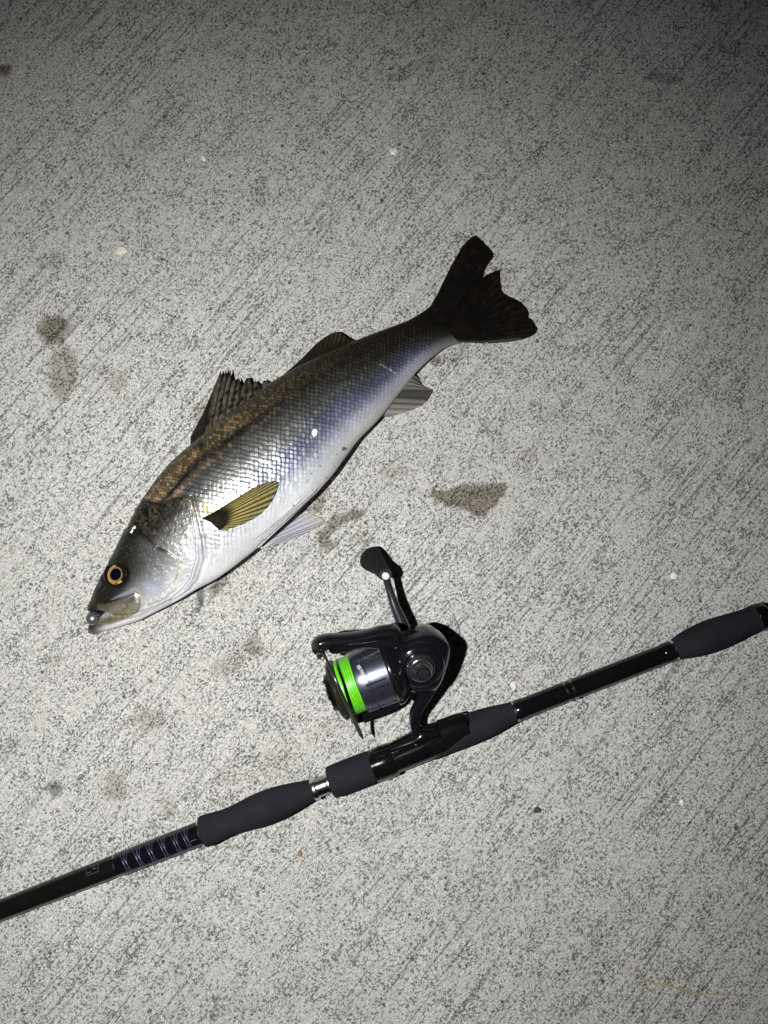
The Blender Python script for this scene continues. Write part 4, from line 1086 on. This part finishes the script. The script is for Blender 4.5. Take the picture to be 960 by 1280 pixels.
# ------------------------------------------------------------------ small litter
def chip_mesh(x, y, z, L, Wd, H, ang, seed):
    r = np.random.default_rng(seed); c = P(x, y, z); n = 9; a = np.linspace(0, 2 * math.pi, n, endpoint=False) + r.random(n) * .4
    rad = .7 + .5 * r.random(n); ca_, sa2 = math.cos(math.radians(ang)), math.sin(math.radians(ang)); s = mm_per_px(x, y, z)
    out = []
    for zz, k in ((0, 1.0), (.55, 1.0), (1.0, .62)):
        for i in range(n):
            px_, py_ = 1.25 * L * .5 * rad[i] * k * math.cos(a[i]), 1.25 * Wd * .5 * rad[i] * k * math.sin(a[i])
            out.append(c + np.array([(px_ * ca_ - py_ * sa2) * s, (px_ * sa2 + py_ * ca_) * s, (zz * H * (.8 + .4 * r.random())) * s]))
    f = grid_faces(3, n, True).tolist() + [list(range(n)), [2 * n + k for k in range(n)][::-1]]
    return np.array(out), f, c
def chip(name, label, cat, x, y, L, Wd, H, ang, mat, seed, z=-0.0004):
    v, f, c = chip_mesh(x, y, z, L, Wd, H, ang, seed)
    return tag(mk(name, v, f, mat, None, loc=c, flat=True), label, cat)
M_SHELL = worn('white_shell', (0.78, 0.79, 0.80), .35, var=.12, bump=.3)
M_SHELLDULL = worn('worn_shell', (0.66, 0.645, 0.60), .5, var=.2, bump=.4)
M_CREAM = worn('cream_shell', (0.70, 0.66, 0.57), .45, var=.2, bump=.3)
M_PEB = worn('dark_pebble', (0.055, 0.058, 0.06), .6, var=.3, bump=.5)
M_BROWN = worn('brown_crumb', (0.24, 0.15, 0.05), .7, var=.3, bump=.5)
M_MIRROR = worn('fish_scale_flake', (0.82, 0.84, 0.86), .2, metal=.3, var=.05)
M_STRAW = worn('dry_straw', (0.36, 0.31, 0.19), .6, var=.3, bump=.3)
chip('shell_chip', 'white shell chip on bare concrete above the tail of the fish', 'shell chip', 492, 190, 10, 8, 3, -40, M_SHELL, 1)
chip('shell_chip', 'tiny white shell sliver on concrete near the cream chip', 'shell chip', 254.5, 198, 7, 4, 2, -60, M_SHELL, 2)
chip('shell_chip', 'small cream and tan shell chip on concrete beyond the dorsal fin', 'shell chip', 153, 313.5, 13, 9, 4, 5, M_CREAM, 3)
chip('shell_chip', 'pale shell flake on concrete off the butt grip of the rod', 'shell chip', 842, 720, 6, 7, 2, 30, M_SHELL, 4)
chip('shell_chip', 'worn off-white shell piece pressed into concrete beside the rear foam grip', 'shell chip', 642, 857, 5, 10, 2, 12, M_SHELLDULL, 5)
chip('fish_scale', 'loose glittering fish scale on concrete on the far side of the rod from the fish', 'fish scale', 821, 937, 7, 4, 1, -30, M_MIRROR, 6)
chip('shell_chip', 'tiny white shell grain near the loose glittering scale', 'shell chip', 852, 1003, 4, 7, 2, 0, M_SHELL, 7)
chip('pebble', 'small round dark pebble on concrete on the far side of the rod from the reel', 'pebble', 671, 1012, 8, 7, 5, 0, M_PEB, 8)
chip('leaf_crumb', 'tiny brown crumb on concrete beside the fore grip of the rod', 'crumb', 375, 1066, 5, 7, 2, 30, M_BROWN, 9)
chip('fish_scale', 'white flake stuck on the silver flank of the fish', 'fish scale', 393, 541, 5.5, 9, 1.5, 0, M_SHELL, 10, z=float(skin_z([393], [541])[0]) - .0001)
chip('fish_scale', 'white flake stuck on the dark nape of the fish above the eye', 'fish scale', 167, 662, 4.5, 8.5, 1.5, -35, M_SHELL, 11, z=float(skin_z([167], [662])[0]) - .0001)
chip('mud_crumb', 'black crumb stuck on the white belly of the fish', 'crumb', 428.5, 560.5, 6, 5, 1.5, 0, M_PEB, 12, z=float(skin_z([428.5], [560.5])[0]) - .0001)
chip('fish_scale', 'pale flake stuck on the lower edge of the tail fin', 'fish scale', 609, 427, 7, 3.5, 1.5, 10, M_CREAM, 13, z=.0020)
def strand(name, label, cat, pts, rad, mat):
    p = catmull([P(x, y, z) for x, y, z in pts], 6); c = p[0].copy(); c[2] = 0
    v, f = tube(p, np.interp(np.linspace(0, 1, len(p)), [0, .5, 1], [rad * .5, rad, rad * .3]), 7)
    return tag(mk(name, v, f, mat, None, loc=c), label, cat)
strand('straw', 'thin curved dry straw lying alone on bare concrete', 'straw', [(797, 1211, .0006), (803, 1222, .0005), (815, 1229, .0004), (832, 1232, .0006), (850, 1236, .0005), (870, 1242, .0004), (900, 1243, .0005), (930, 1245, .0005)], .0008, M_STRAW)
M_NYLON = worn('nylon', (0.16, 0.15, 0.22), .3)
strand('line_end', 'fine dark loose end of fishing line on concrete beside the reel housing', 'fishing line', [(565, 764, .0004), (569, 774, .0006), (573, 783, .0008), (575, 794, .0006), (575.5, 801, .0004)], .00035, M_NYLON)
strand('line_end', 'short dark curl of line crossing a longer loose end beside the reel housing', 'fishing line', [(571, 776, .0004), (573.5, 785, .0012), (574, 796, .0008), (573.5, 802, .0004)], .0003, M_NYLON)
